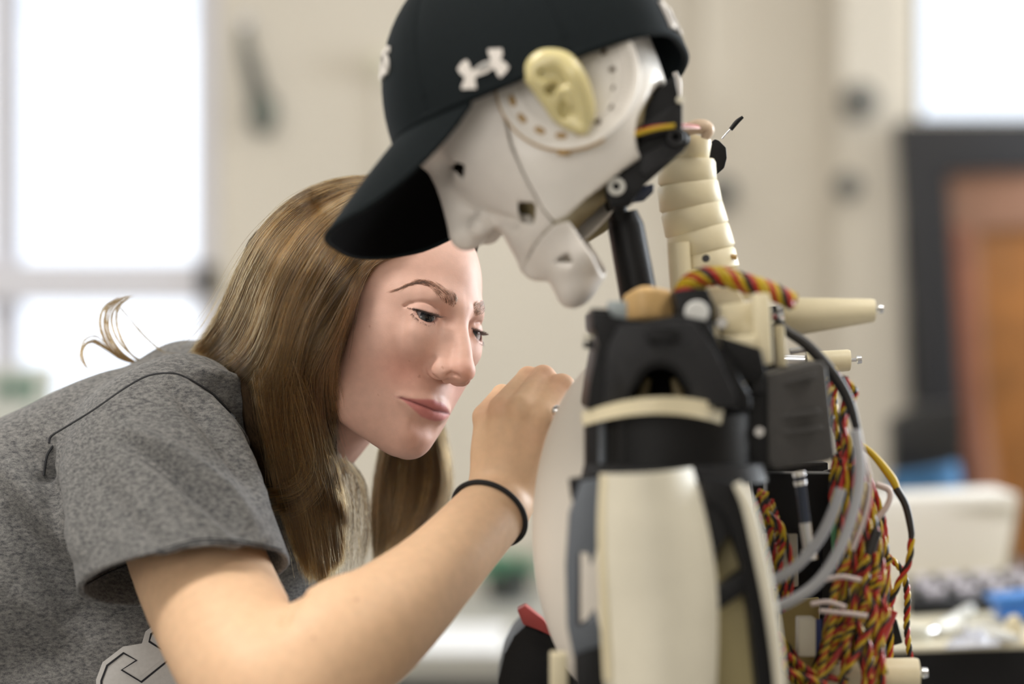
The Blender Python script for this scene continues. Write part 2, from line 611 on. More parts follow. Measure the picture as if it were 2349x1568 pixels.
# window 1 (left): white sashes
w1 = empty('window_1'); w1['kind'] = 'structure'
def bar(p, x0, x1, y0, y1, dy0=0.06, dy1=0.16, m_=m_frame): return box(p, (x0, YW + dy0, y0), (x1, YW + dy1, y1), m_, w1, bevel=0.004)
bar('window_frame', wx(445), WL1, WLB, WLT, 0.02); bar('window_frame', WL0, wx(-300), WLB, WLT)
bar('window_frame', WL0, WL1, wz(690), wz(600), 0.02); bar('window_frame', WL0, WL1, WLB, wz(1090)); bar('window_frame', WL0, WL1, wz(-530), WLT)
bar('mullion', wx(-40), wx(16), WLB, WLT)
box('window_sill', (WL0 - 0.03, YW - 0.10, WLB - 0.04), (WL1 + 0.03, YW + 0.05, WLB), m_frame, w1, bevel=0.005)
for x0, x1, z0, z1 in ((wx(16), wx(445), wz(600), wz(-530)), (wx(16), wx(445), wz(1090), wz(690)), (wx(-300), wx(-40), wz(600), wz(-530)), (wx(-300), wx(-40), wz(1090), wz(690))):
    box('pane', (x0, YW + 0.10, z0), (x1, YW + 0.104, z1), m_glass, w1)
# window 2: light over the door
w2 = empty('window_2'); w2['kind'] = 'structure'
box('window_frame', (WR0, YW + 0.0, WRB), (wx(2112), YW + 0.12, WRT), m_jamb, w2); box('window_frame', (WR0, YW + 0.0, WRB), (WR1, YW + 0.12, wz(268)), m_jamb, w2)
box('pane', (wx(2112), YW + 0.06, wz(268)), (WR1, YW + 0.064, WRT), m_glass, w2)
# door with black casing, slightly ajar towards the room
d1 = empty('door_1'); d1['kind'] = 'structure'
DD = DW - 0.12
m_door = mat('orange_wood', (0.27, 0.105, 0.022), rough=0.4, noise=(14, 0.25))
m_door_rail = mat('faded_wood', (0.28, 0.14, 0.085), rough=0.5, noise=(14, 0.15))
prism('door_frame', [(2062, 278), (2420, 276), (2420, 390), (2168, 392), (2235, 1330), (2140, 1330)], DD, 0.10, m_jamb, d1, bevel=0.004)
prism('door_rail', [(2150, 386), (2420, 384), (2420, 520), (2240, 522), (2260, 900), (2310, 1330), (2215, 1330)], DD + 0.03, 0.05, m_door_rail, d1, bevel=0.004)
prism('door_panel', [(2212, 500), (2420, 498), (2420, 1330), (2260, 1330)], DD + 0.045, 0.03, m_door, d1, bevel=0.004)
prism('door_stile', [(2160, 520), (2222, 520), (2270, 1330), (2215, 1330)], DD + 0.02, 0.04, mat('red_brown_wood', (0.19, 0.055, 0.02), rough=0.45, noise=(14, 0.2)), d1, bevel=0.004)

# ------------------------------------------------------------------ the person: head, neck, arm and hand as one skin surface
def ortho(l, f):
    l = np.array(l, float); f = np.array(f, float)
    l /= np.linalg.norm(l); f -= l * (f @ l); f /= np.linalg.norm(f)
    u = np.cross(f, l)
    u /= np.linalg.norm(u)
    return np.stack([l, f, u], 1)
HF = Frame(at(1064, 741, 1.893), ortho((0.681, 0.688, -0.251), (0.692, -0.717, -0.086)))
EYE_C = np.array((24.5, -21.5, -4.5)); EYE_R = 12.0

def on_eye(px, py, r):
    """where the ray through a pixel meets the ball of radius r (mm) round the near eye, in head coordinates, mirrored to the left side"""
    o = HF.to_local(np.array(CAM)[None])[0]; t = HF.to_local(A(px, py, 1.9)[None])[0]
    dv = (t - o) / np.linalg.norm(t - o)
    c = EYE_C * (-1, 1, 1)
    b = dv @ (o - c); disc = b * b - ((o - c) @ (o - c) - r * r)
    p = o + dv * (-b - math.sqrt(max(disc, 0.0)))
    return p * (-1, 1, 1)
LID_UP = np.array([on_eye(x, y, 13.0) for x, y in ((941, 709.5), (954, 711), (969, 715), (986, 720), (1003, 725))])
LID_LO = np.array([on_eye(x, y, 13.0) for x, y in ((941, 710), (949, 719), (960, 728), (973, 736), (984, 739), (995, 737), (1004, 729))])
CREASE = np.array([on_eye(x, y, 14.0) for x, y in ((934, 698), (945, 694.5), (962, 692.5), (979, 693.5), (993, 699), (1003, 709))])

def lid_open(p):
    q = p - EYE_C.astype(p.dtype)
    r = np.linalg.norm(q, axis=1)
    o = np.argsort(LID_UP[:, 0]); up = np.interp(p[:, 0], LID_UP[o, 0], LID_UP[o, 2], left=-40, right=-40).astype(p.dtype)
    o = np.argsort(LID_LO[:, 0]); lo = np.interp(p[:, 0], LID_LO[o, 0], LID_LO[o, 2], left=40, right=40).astype(p.dtype)
    return np.maximum.reduce([r - 17, 10.8 - r, (p[:, 2] - up) * 0.9, (lo - p[:, 2]) * 0.9, -q[:, 1]])

def person_field():
    f = Field(); H = HF
    # skull and face masses
    f.ell(H, (0, -108, 26), (67, 69, 78))
    f.ell(H, (0, -80, 18), (53, 73, 68), k=30)
    # neck and shoulder
    f.rod(WORLD, [(A(760, 900, 1.985), 0.050), (A(650, 1040, 2.01), 0.050), (A(560, 1120, 2.03), 0.06), (A(480, 1180, 2.03), 0.075)], k=0.03)
    f.chain(WORLD, [(A(500, 1130, 2.03), 0.07), (A(375, 1075, 1.91), 0.052)], k=0.03)
    # arm
    f.rod(WORLD, [(A(375, 1065, 1.91), 0.050), (A(470, 1330, 1.80), 0.0495), (A(575, 1540, 1.70), 0.0475), (A(650, 1605, 1.68), 0.044)], k=0.02, n=8)
    f.rod(WORLD, [(A(640, 1600, 1.68), 0.046), (A(784, 1480, 1.70), 0.0455), (A(878, 1419, 1.725), 0.0395), (A(999, 1310, 1.765), 0.0315), (A(1137, 1163, 1.82), 0.0265)], k=0.012, n=8)
    # face
    f.ell(H, (0, -57, -30), (53, 42, 54), k=24)
    f.ell(H, (0, -40, -66), (30, 30, 32), k=16)
    f.ell(H, (0, -33, -96), (16, 15.5, 12.5), k=15)
    f.rod(H, [((45, -88, -60), 16), ((38, -70, -79), 14), ((23, -50, -91), 12), ((7, -37, -96), 11)], k=22, sym=True, n=3)
    f.ell(H, (35, -50, -32), (21, 20, 21), k=18, sym=True)
    f.ell(H, (25, -55, -60), (20, 24, 26), k=20, sym=True)
    f.ell(H, (0, -66, -78), (34, 40, 20), k=20)
    # brow
    f.rod(H, [((4, -13, 10), 7), ((22, -17.5, 13), 7), ((36, -34, 10), 4)], k=16, sym=True, n=3)
    # eye sockets, then lids
    f.ell(H, (22, -4, -4), (15, 9, 9), op='s', k=11, sym=True)
    f.ell(H, EYE_C, (14.2, 13.7, 13.5), k=5, sym=True)
    f.ell(H, (22, -16, -17.5), (16, 8, 8), k=12, sym=True)
    f.ell(H, (20, -16.5, -25), (13, 9, 11), k=12, sym=True)
    # nose
    f.rod(H, [((0, -10.5, 8), 7), ((0, -1.0, -8), 6.4), ((0, 7.5, -24), 7.4), ((0, 11, -35), 8.6)], k=9, n=3)
    f.rod(H, [((5, -11, -12), 7), ((7, -7, -24), 7.5), ((8.5, -3, -36), 8)], k=9, sym=True, n=3)
    f.ell(H, (0, 11.5, -38), (10, 9.8, 9), k=5)
    f.ell(H, (11.5, -1.5, -41.5), (6.8, 10.5, 7.5), k=5, sym=True)
    f.cone(H, (0, -4, -46.0), (0, 12, -42.5), 3.4, 4.0, k=4)
    def hit(px, py, off=0.0):
        t = np.arange(1.82, 1.96, 0.0006)
        v = f.eval(np.array([A(px, py, x) for x in t]))
        p = HF.to_local(A(px, py, t[int(np.argmax(v < 0))] + off * 0.001)[None])[0]
        return (abs(p[0]), p[1], p[2])
    f.chain(H, [(hit(1024, 860, 0.8), 0.9), (hit(1036, 856.5, 1.0), 1.4), (hit(1047, 858.5, 1.0), 1.4), (hit(1055, 864, 0.8), 0.9)], op='s', k=1.2, sym=True)
    f.chain(H, [(hit(994, 824, -0.2), 1.0), (hit(984, 842, -0.2), 1.2), (hit(986, 858, -0.2), 1.2), (hit(1000, 868, -0.2), 1.1)], op='s', k=4, sym=True)
    f.chain(H, [(hit(x, y, 0.5), 1.0) for x, y in ((928, 702), (938, 697), (950, 694), (963, 692.5), (979, 694), (992, 699), (1001, 708))], op='s', k=1.3, sym=True)
    # lips and mouth
    def sf(l, u, off=0.0):
        t = np.arange(20, -50, -0.5)
        v = f.eval(H.to_world(np.stack([np.full_like(t, l), t, np.full_like(t, u)], 1)))
        i = int(np.argmax(v < 0))
        return (l, t[i] + off, u)
    up = [(sf(0, -67.2, -1.2), 4.5), (sf(6, -66.5, -1.3), 4.5), (sf(15, -67.0, -1.6), 3.6), (sf(25.5, -68.3, -1.4), 1.8)]
    lw = [(sf(0, -76.4, -2.4), 4.9), (sf(8, -76.0, -2.4), 4.7), (sf(17, -73.6, -2.0), 3.4), (sf(24.5, -69.9, -1.4), 1.8)]
    f.rod(H, up, k=5, sym=True, n=3)
    f.rod(H, lw, k=5, sym=True, n=3)
    global LIPS
    ln = [(sf(l, u, 0.3), 0.9) for l, u in ((0, -71.6), (6, -70.9), (13, -70.3), (20, -69.6), (27, -68.8))]
    f.rod(H, ln, op='s', k=2.0, sym=True, n=3)
    LIPS = (up, lw, ln)
    f.rod(H, [(sf(0, -86, 4.2), 4.5), (sf(9, -85, 4.2), 4.5)], op='s', k=9, sym=True, n=2)
    f.func(H, lid_open, EYE_C, 17, op='s', k=0.7, sym=True)
    # palm and metacarpals
    f.ell(WORLD, A(1185, 1040, 1.832), (0.034, 0.014, 0.045), k=0.014, rot=Matrix.Rotation(0.14, 3, 'Y'))
    MCP = [(A(1114, 956, 1.838), 0.0100), (A(1152, 938, 1.823), 0.0106), (A(1196, 936, 1.815), 0.0110), (A(1241, 950, 1.816), 0.0114)]
    BASE = [A(1122, 1110, 1.832), A(1142, 1105, 1.826), A(1165, 1102, 1.824), A(1190, 1106, 1.826)]
    PIP = [(A(1152, 905, 1.862), 0.0080), (A(1212, 866, 1.852), 0.0086), (A(1246, 866, 1.846), 0.0096), (A(1288, 890, 1.838), 0.0108)]
    DIP = [(A(1215, 922, 1.880), 0.0072), (A(1262, 893, 1.872), 0.0078), (A(1292, 905, 1.868), 0.0080), (A(1304, 938, 1.850), 0.0092)]
    TIP = [(A(1240, 965, 1.880), 0.0065), (A(1282, 945, 1.876), 0.0068), (A(1302, 955, 1.874), 0.0070), (A(1296, 985, 1.854), 0.0076)]
    for i in range(4):
        f.cone(WORLD, BASE[i], MCP[i][0], 0.013, MCP[i][1] * 0.92, k=0.006)
    for i in range(4):
        f.chain(WORLD, [MCP[i], PIP[i], DIP[i], TIP[i]], k=0.0028)
    f.chain(WORLD, [(A(1205, 1115, 1.845), 0.017), (A(1290, 1050, 1.862), 0.0125), (A(1312, 1000, 1.866), 0.0105), (A(1300, 955, 1.860), 0.0085)], k=0.008)
    return f

RES = 0.00115
def build_person_skin():
    f = person_field()
    V, F = f.mesh((-0.36, -0.30, 0.93), (0.09, 0.30, 1.42), RES, smooth=2)
    return V, F

# ---- materials of the person
def skin_material():
    m = mat('skin', (0.7, 0.45, 0.33), rough=0.52, spec=0.35, sss=(0.10, (1.0, 0.38, 0.22), 0.0035), bump=(900, 0.05))
    nt = m.node_tree; b = nt.nodes['Principled BSDF']
    ca = nt.nodes.new('ShaderNodeVertexColor'); ca.layer_name = 'Col'
    tc = nt.nodes.new('ShaderNodeTexCoord')
    n = nt.nodes.new('ShaderNodeTexNoise'); n.inputs['Scale'].default_value = 130; n.inputs['Detail'].default_value = 6
    r = nt.nodes.new('ShaderNodeMapRange'); r.inputs[1].default_value = 0.3; r.inputs[2].default_value = 0.7
    r.inputs[3].default_value = 0.95; r.inputs[4].default_value = 1.05
    v = nt.nodes.new('ShaderNodeVectorMath'); v.operation = 'SCALE'
    nt.links.new(tc.outputs['Object'], n.inputs['Vector']); nt.links.new(n.outputs[0], r.inputs[0])
    nt.links.new(ca.outputs[0], v.inputs[0]); nt.links.new(r.outputs[0], v.inputs['Scale'])
    nt.links.new(v.outputs[0], b.inputs['Base Color'])
    return m

def heather_material():
    m = bpy.data.materials.new('heather_jersey'); m.use_nodes = True
    nt = m.node_tree; b = nt.nodes['Principled BSDF']
    b.inputs['Roughness'].default_value = 0.95; b.inputs['Specular IOR Level'].default_value = 0.12
    b.inputs['Sheen Weight'].default_value = 0.12
    tc = nt.nodes.new('ShaderNodeTexCoord')
    mp = nt.nodes.new('ShaderNodeMapping'); mp.inputs['Scale'].default_value = (1.0, 1.0, 2.0); mp.inputs['Rotation'].default_value = (0, 0.35, 0)
    n = nt.nodes.new('ShaderNodeTexNoise'); n.inputs['Scale'].default_value = 230; n.inputs['Detail'].default_value = 5; n.inputs['Roughness'].default_value = 0.6
    n2 = nt.nodes.new('ShaderNodeTexNoise'); n2.inputs['Scale'].default_value = 1700; n2.inputs['Detail'].default_value = 2
    ad = nt.nodes.new('ShaderNodeMath'); ad.operation = 'MULTIPLY_ADD'; ad.inputs[1].default_value = 0.55
    cr = nt.nodes.new('ShaderNodeValToRGB')
    e = cr.color_ramp.elements
    e[0].position = 0.58; e[0].color = (0.055, 0.056, 0.060, 1)
    e[1].position = 0.98; e[1].color = (0.215, 0.210, 0.203, 1)
    nt.links.new(tc.outputs['Object'], mp.inputs[0]); nt.links.new(mp.outputs[0], n.inputs['Vector'])
    nt.links.new(tc.outputs['Object'], n2.inputs['Vector'])
    nt.links.new(n2.outputs[0], ad.inputs[0]); nt.links.new(n.outputs[0], ad.inputs[2])
    nt.links.new(ad.outputs[0], cr.inputs[0]); nt.links.new(cr.outputs[0], b.inputs['Base Color'])
    bp = nt.nodes.new('ShaderNodeBump'); bp.inputs['Strength'].default_value = 0.25; bp.inputs['Distance'].default_value = 0.0006
    nt.links.new(n2.outputs[0], bp.inputs['Height']); nt.links.new(bp.outputs[0], b.inputs['Normal'])
    return m

def skin_colors(V):
    L = HF.to_local(V); al = np.abs(L[:, 0])
    S = np.stack([al, L[:, 1], L[:, 2]], 1)
    face = np.array((0.655, 0.405, 0.325)); arm = np.array((0.72, 0.475, 0.30))
    w = (smoothstep(L[:, 2], -190, -120) * smoothstep(-L[:, 1], -45, -32))[:, None]
    C = arm * (1 - w) + face * w
    def blend(c, m):
        nonlocal C
        C = C * (1 - m[:, None]) + np.array(c) * m[:, None]
    g = lambda c, s: np.exp(-(((S - np.array(c)) / np.array(s)) ** 2).sum(1))
    blend((0.62, 0.27, 0.215), 0.5 * g((31, -24, -48), (22, 24, 16)))
    blend((0.62, 0.30, 0.23), 0.50 * g((4, 16, -38), (12, 14, 9)))
    blend((0.62, 0.31, 0.24), 0.35 * g((0, -16, -94), (18, 14, 10)))
    blend((0.58, 0.33, 0.27), 0.5 * g((24, -12, 3), (17, 12, 8)))
    blend((0.52, 0.33, 0.28), 0.2 * g((15, -12, -14), (11, 12, 6)))
    # lips
    mouth = (al < 31) & (L[:, 1] > -40) & (L[:, 1] < 14)
    tp = np.interp(al, (0, 3.5, 9, 18, 27.5, 31), (-64.6, -63.6, -64.6, -67.2, -69.0, -69.5))
    ln = np.interp(al, (0, 6, 13, 20, 28, 31), (-71.6, -70.9, -70.3, -69.6, -68.9, -69.3))
    bt_ = np.interp(al, (0, 8, 16, 23, 28, 31), (-79.6, -79.0, -76.2, -72.2, -69.4, -69.5))
    mk = mouth * smoothstep(tp - L[:, 2], -1.0, 0.9) * smoothstep(L[:, 2] - bt_, -1.0, 1.2)
    blend((0.54, 0.175, 0.18), 0.8 * mk)
    mk = mouth * smoothstep(tp - L[:, 2], -0.5, 1.2) * (L[:, 2] > ln)
    blend((0.46, 0.16, 0.15), 0.5 * mk)
    mk = mouth * np.exp(-((L[:, 2] - ln) / 0.9) ** 2) * smoothstep(30.5 - al, 0, 3)
    blend((0.14, 0.03, 0.035), 0.85 * mk)
    # lid margins (mascara and lash roots)
    q = S - EYE_C; r = np.linalg.norm(q, axis=1)
    o = np.argsort(LID_UP[:, 0]); up = np.interp(al, LID_UP[o, 0], LID_UP[o, 2])
    o = np.argsort(LID_LO[:, 0]); lo = np.interp(al, LID_LO[o, 0], LID_LO[o, 2])
    inx = (al > LID_UP[:, 0].min() - 1.5) & (al < LID_UP[:, 0].max() + 1.5) & (r < 16) & (q[:, 1] > 0)
    mu = inx * np.exp(-((L[:, 2] - up - 0.3) / 1.1) ** 2); ml = inx * np.exp(-((L[:, 2] - lo + 0.2) / 1.0) ** 2)
    blend((0.035, 0.020, 0.018), 0.92 * mu); blend((0.30, 0.13, 0.11), 0.6 * ml)
    # nostril, knuckles
    x, y, d = in_view(V)
    for kx, ky, rr, am in ((1105, 945, 22, .3), (1150, 925, 22, .3), (1215, 850, 22, .45), (1255, 850, 25, .5), (1290, 880, 28, .5), (1225, 1000, 30, .22), (1130, 930, 26, .25)):
        blend((0.68, 0.34, 0.23), 0.8 * am * np.exp(-((x - kx) ** 2 + (y - ky) ** 2) / rr ** 2) * (d < 1.9))
    for mx_, my_, rr in ((818, 1374, 4), (720, 1462, 3.2), (917, 1215, 2.5), (1015, 842, 2.2), (868, 905, 2.0), (938, 828, 1.8), (848, 748, 2.0), (962, 863, 2.6)):
        blend((0.38, 0.19, 0.12), 0.45 * (np.hypot(x - mx_, y - my_) < rr * 1.3) * (d < 1.9))
    return np.clip(C, 0, 1)

# ---- body
SKIN_V, SKIN_F = build_person_skin()
_x, _y, _d = in_view(SKIN_V)
_N = vnormals(SKIN_V, SKIN_F)
# the fold at the elbow bend
_b, _ = poly_dist(_x, _y, [(693, 1362), (664, 1392), (652, 1425)])
SKIN_V = SKIN_V - _N * (0.0026 * np.exp(-(_b / 11) ** 2) * (_d < 1.8))[:, None]
person = from_arrays('person', SKIN_V, SKIN_F, skin_material())
tag(person, 'young woman in a grey heather t-shirt leaning in to work on the robot', 'person')
set_colors(person, skin_colors(SKIN_V))
SKIN_BVH = BVHTree.FromPolygons([tuple(v) for v in SKIN_V.tolist()], SKIN_F.tolist())

def ray(bvh, px, py, lift=0.0, far=1.9):
    dv = (at(px, py, 1.9) - CAM).normalized()
    h = bvh.ray_cast(CAM, dv)
    if h[0] is None: return at(px, py, far)
    return h[0] - dv * lift

# ---- eyes
GAZE = on_eye(981, 726, EYE_R) - EYE_C
GAZE = GAZE / np.linalg.norm(GAZE)
def sphere_cap(axis, r, half, nr=10, ns=28, flat=0.0):
    z = np.array(axis) / np.linalg.norm(axis)
    x = np.cross(z, (0.3, 0.1, 0.9)); x /= np.linalg.norm(x); y = np.cross(z, x)
    V = [z * (r - flat)]; F = []
    for i in range(1, nr + 1):
        t = half * i / nr
        rr = r - flat * (1 - (i / nr) ** 2)
        for j in range(ns):
            a = 2 * math.pi * j / ns
            V.append(rr * (math.cos(t) * z + math.sin(t) * (math.cos(a) * x + math.sin(a) * y)))
    for j in range(ns): F.append((0, 1 + j, 1 + (j + 1) % ns))
    for i in range(nr - 1):
        for j in range(ns):
            k = (j + 1) % ns
            F.append((1 + i * ns + j, 1 + (i + 1) * ns + j, 1 + (i + 1) * ns + k, 1 + i * ns + k))
    return np.array(V), F
m_white = mat('shaded_eye_white', (0.36, 0.30, 0.30), rough=0.25, spec=0.35, coat=0.4)  # greyed: shade from lids and lashes is put into the colour
m_iris = mat('iris', (0.014, 0.017, 0.023), rough=0.25, coat=0.9, noise=(900, 0.5))
m_pupil = mat('pupil', (0.004, 0.004, 0.005), rough=0.1, coat=0.9)
for sgn in (-1, 1):
    c = EYE_C * (sgn, 1, 1)
    g = np.array((-GAZE[0], GAZE[1], GAZE[2])) if True else GAZE
    V, F = sphere_cap(g, EYE_R, math.pi * 0.97, 24, 36)
    e = from_arrays('eye', HF.to_world(V + c), F, m_white, person)
    V, F = sphere_cap(g, EYE_R + 0.12, 0.50, 6, 30)
    from_arrays('iris', HF.to_world(V + c), F, m_iris, e)
    V, F = sphere_cap(g, EYE_R + 0.22, 0.20, 4, 24)
    from_arrays('pupil', HF.to_world(V + c), F, m_pupil, e)

# ---- eyebrows and eyelashes: single hairs
m_brow = hair_material('brow_hair', (0.030, 0.017, 0.011), 0.3, 0.4)
m_lash = hair_material('lash_hair', (0.012, 0.009, 0.008), 0.2, 0.4)
def head_surface(l, u, lift=0.0):
    o = HF.vec((l, 80, u)); dv = (HF.vec((l, 0, u)) - o).normalized()
    h = SKIN_BVH.ray_cast(o, dv)
    return np.array((h[0] if h[0] is not None else HF.vec((l, -20, u))) - dv * lift * 0.001)
def from_px(px, py):
    """head coordinates l, u of the skin at a pixel"""
    return HF.to_local(np.array(ray(SKIN_BVH, px, py))[None])[0]
brow_top = [from_px(*p) for p in ((908, 664), (935, 652), (965, 643), (992, 646), (1020, 660), (1042, 674), (1052, 688))]
brow_bot = [from_px(*p) for p in ((908, 665), (935, 656), (965, 651), (988, 661), (1008, 684), (1024, 698), (1043, 705))]
bt = spline(brow_top, 8); bb = spline(brow_bot, 8)
for sgn in (1, -1):
    cv = []
    for i in range(680):
        s = RNG.random() ** 0.8; w = RNG.random()
        k = min(int(s * (len(bt) - 1)), len(bt) - 2)
        p = bt[k] * (1 - w) + bb[k] * w + RNG.normal(0, 0.35, 3)
        nx_ = bt[max(k - 2, 0)] - bt[min(k + 2, len(bt) - 1)]
        dirv = np.array((nx_[0], nx_[2])); dirv /= np.linalg.norm(dirv)
        lift_ = 0.35 + 0.75 * s * (w - 0.15)
        dirv = dirv + np.array((0, 0.9 * lift_ * (0.4 + s)))
        dirv /= np.linalg.norm(dirv)
        ln = RNG.uniform(4.0, 7.0) * (0.65 + 0.35 * s)
        pts = []
        for t in np.linspace(0, 1, 4):
            pts.append(head_surface(sgn * (p[0] + dirv[0] * ln * t), p[2] + dirv[1] * ln * t - 1.2 * t * t * lift_, 0.05 + 0.8 * math.sin(t * 2.2)))
        cv.append(pts)
    strands('eyebrow', np.array(cv), 0.00008, 0.00002, m_brow, person)
for sgn in (1, -1):
    cv = []
    up = spline(LID_UP, 8); lo = spline(LID_LO[1:-1], 8)
    for i in range(280):
        k = RNG.random()
        p = up[min(int(k * (len(up) - 1)), len(up) - 1)] + RNG.normal(0, 0.25, 3)
        n = p - EYE_C; n /= np.linalg.norm(n)
        side = (p[0] - EYE_C[0]) / 12
        ln = RNG.uniform(5.5, 8.5) * (1 - 0.55 * max(0.0, side))
        d1 = n * 0.9 + np.array((side * 0.25 - 0.15, 0.15, -0.55)); d2 = n * 0.8 + np.array((side * 0.35, 0.2, 0.22))
        pts = [p + d1 * ln * t * (1 - t * 0.5) + d2 * ln * t * t * 0.55 for t in np.linspace(0, 1, 5)]
        cv.append(HF.to_world(np.array(pts) * (sgn, 1, 1)))
    for i in range(90):
        k = RNG.random()
        p = lo[min(int(k * (len(lo) - 1)), len(lo) - 1)] + RNG.normal(0, 0.25, 3)
        n = p - EYE_C; n /= np.linalg.norm(n)
        side = (p[0] - EYE_C[0]) / 12
        ln = RNG.uniform(2.2, 4.0)
        d1 = n * 0.8 + np.array((side * 0.4, 0, -0.6))
        pts = [p + d1 * ln * t + np.array((0, 0.1, -0.3)) * ln * t * t * 0.4 for t in np.linspace(0, 1, 5)]
        cv.append(HF.to_world(np.array(pts) * (sgn, 1, 1)))
    strands('eyelashes', np.array(cv), 0.00016, 0.00003, m_lash, person)

# ------------------------------------------------------------------ t-shirt
HEM_C = A(422, 1326, 1.800)
HEM_N = np.array((0.15, -0.30, -0.94)); HEM_N /= np.linalg.norm(HEM_N)
def shirt_field():
    f = Field()
    # sleeve: a loose cone, cut at the hem and hollow
    f.rod(WORLD, [(A(420, 965, 1.925), 0.054), (A(355, 1060, 1.90), 0.070), (A(385, 1180, 1.85), 0.0745), (A(422, 1326, 1.80), 0.0775), (A(452, 1440, 1.762), 0.079)], n=4)
    f.func(WORLD, lambda p: -((p - HEM_C.astype(p.dtype)) @ HEM_N.astype(p.dtype)), HEM_C, 5.0, op='s', k=0.0012)
    f.rod(WORLD, [(A(365, 1090, 1.89), 0.052), (A(385, 1180, 1.85), 0.0675), (A(422, 1326, 1.80), 0.0725), (A(452, 1440, 1.762), 0.0755)], op='s', n=4)
    # torso
    f.rod(WORLD, [(A(470, 985, 2.00), 0.055), (A(330, 1090, 1.985), 0.090), (A(200, 1190, 1.98), 0.104), (A(-60, 1400, 1.99), 0.130), (A(-450, 1750, 2.03), 0.14)], k=0.020, n=3)
    f.rod(WORLD, [(A(470, 985, 2.10), 0.055), (A(330, 1090, 2.13), 0.086), (A(-60, 1400, 2.15), 0.125), (A(-450, 1750, 2.17), 0.135)], k=0.04, n=3)
    f.rod(WORLD, [(A(585, 1180, 1.995), 0.057), (A(500, 1320, 1.995), 0.082), (A(330, 1500, 1.985), 0.110), (A(0, 1750, 2.0), 0.14), (A(-350, 2000, 2.02), 0.14)], k=0.012, n=3)
    f.rod(WORLD, [(A(585, 1180, 2.12), 0.058), (A(330, 1500, 2.15), 0.11), (A(0, 1750, 2.15), 0.13)], k=0.04, n=3)
    f.rod(WORLD, [(A(430, 900, 2.03), 0.044), (A(520, 960, 2.02), 0.055)], k=0.03, n=2)
    return f
SV, SF = shirt_field().mesh((-0.86, -0.22, 0.74), (-0.10, 0.42, 1.27), 0.0017, smooth=2)
def sculpt(V, F, brushes):
    N = vnormals(V, F); x, y, d = in_view(V)
    view = V - np.array(CAM); view /= np.linalg.norm(view, axis=1, keepdims=True)
    dot = -(N * view).sum(1); front = np.sign(dot) * smoothstep(np.abs(dot), 0.0, 0.3)
    D = np.zeros(len(V))
    for pts, w, amp, dmax in brushes:
        b, t = poly_dist(x, y, pts)
        D += 2.7 * amp * np.exp(-(b / w) ** 2) * np.sin(np.clip(t, 0.03, 0.97) * math.pi) ** 0.5 * (d < dmax)
    return V + N * (D * front)[:, None]
fold = [([(300, 985), (400, 1040), (520, 1135), (600, 1235)], 20, 0.0040, 1.93), ([(290, 1010), (380, 1070), (480, 1150), (560, 1220)], 20, -0.0040, 1.93),
        ([(385, 865), (470, 925), (545, 1010), (590, 1090), (620, 1180)], 17, 0.0036, 1.95), ([(400, 895), (470, 960), (540, 1050), (580, 1120)], 18, -0.0036, 1.95),
        ([(430, 855), (500, 890), (560, 950), (590, 1010)], 14, -0.0034, 1.97), ([(430, 840), (510, 865), (560, 890), (580, 960), (600, 1040)], 12, 0.0030, 1.97),
        ([(140, 1040), (170, 1180), (190, 1300)], 26, 0.0030, 1.95), ([(230, 1090), (300, 1190), (400, 1270)], 26, -0.0020, 1.95),
        ([(330, 1060), (430, 1160), (560, 1275)], 16, 0.0022, 1.93),
        ([(118, 1015), (108, 1060), (85, 1100)], 12, -0.0040, 2.0), ([(60, 1010), (95, 1080), (150, 1180)], 26, -0.0040, 2.0),
        ([(0, 1060), (80, 1150), (160, 1260)], 30, 0.0040, 2.0), ([(0, 1150), (90, 1260), (180, 1390)], 30, -0.0040, 2.0), ([(20, 1340), (120, 1430), (200, 1480)], 30, 0.0030, 2.05),
        ]
SV = sculpt(SV, SF, fold)
m_shirt = heather_material()
shirt = from_arrays('t_shirt', SV, SF, m_shirt, person)
SHIRT_BVH = BVHTree.FromPolygons([tuple(v) for v in SV.tolist()], SF.tolist())
m_seam = mat('seam_thread', (0.045, 0.046, 0.05), rough=0.95, spec=0.1)
m_stitch = mat('stitch_thread', (0.10, 0.10, 0.105), rough=0.95, spec=0.1)
def seam(pts, r, m_, lift=0.0):
    q = spline(pts, 10)
    P = [np.array(ray(SHIRT_BVH, x, y, lift)) for x, y in q]
    P = [p for i, p in enumerate(P) if i == 0 or np.linalg.norm(p - P[i - 1]) < 0.03]
    return tube('seam', P, r, m_, shirt, seg=6)
seam([(112, 1016), (118, 1000), (150, 980), (215, 940), (290, 888), (340, 862), (392, 856), (430, 868), (490, 905), (540, 960)], 0.0011, m_seam)
seam([(122, 1022), (108, 1045), (100, 1090)], 0.0010, m_seam)
seam([(190, 1336), (260, 1300), (350, 1268), (455, 1237), (560, 1241), (646, 1260)], 0.0007, m_seam)
seam([(192, 1343), (262, 1307), (352, 1275), (456, 1244), (560, 1248), (648, 1267)], 0.0006, m_seam)
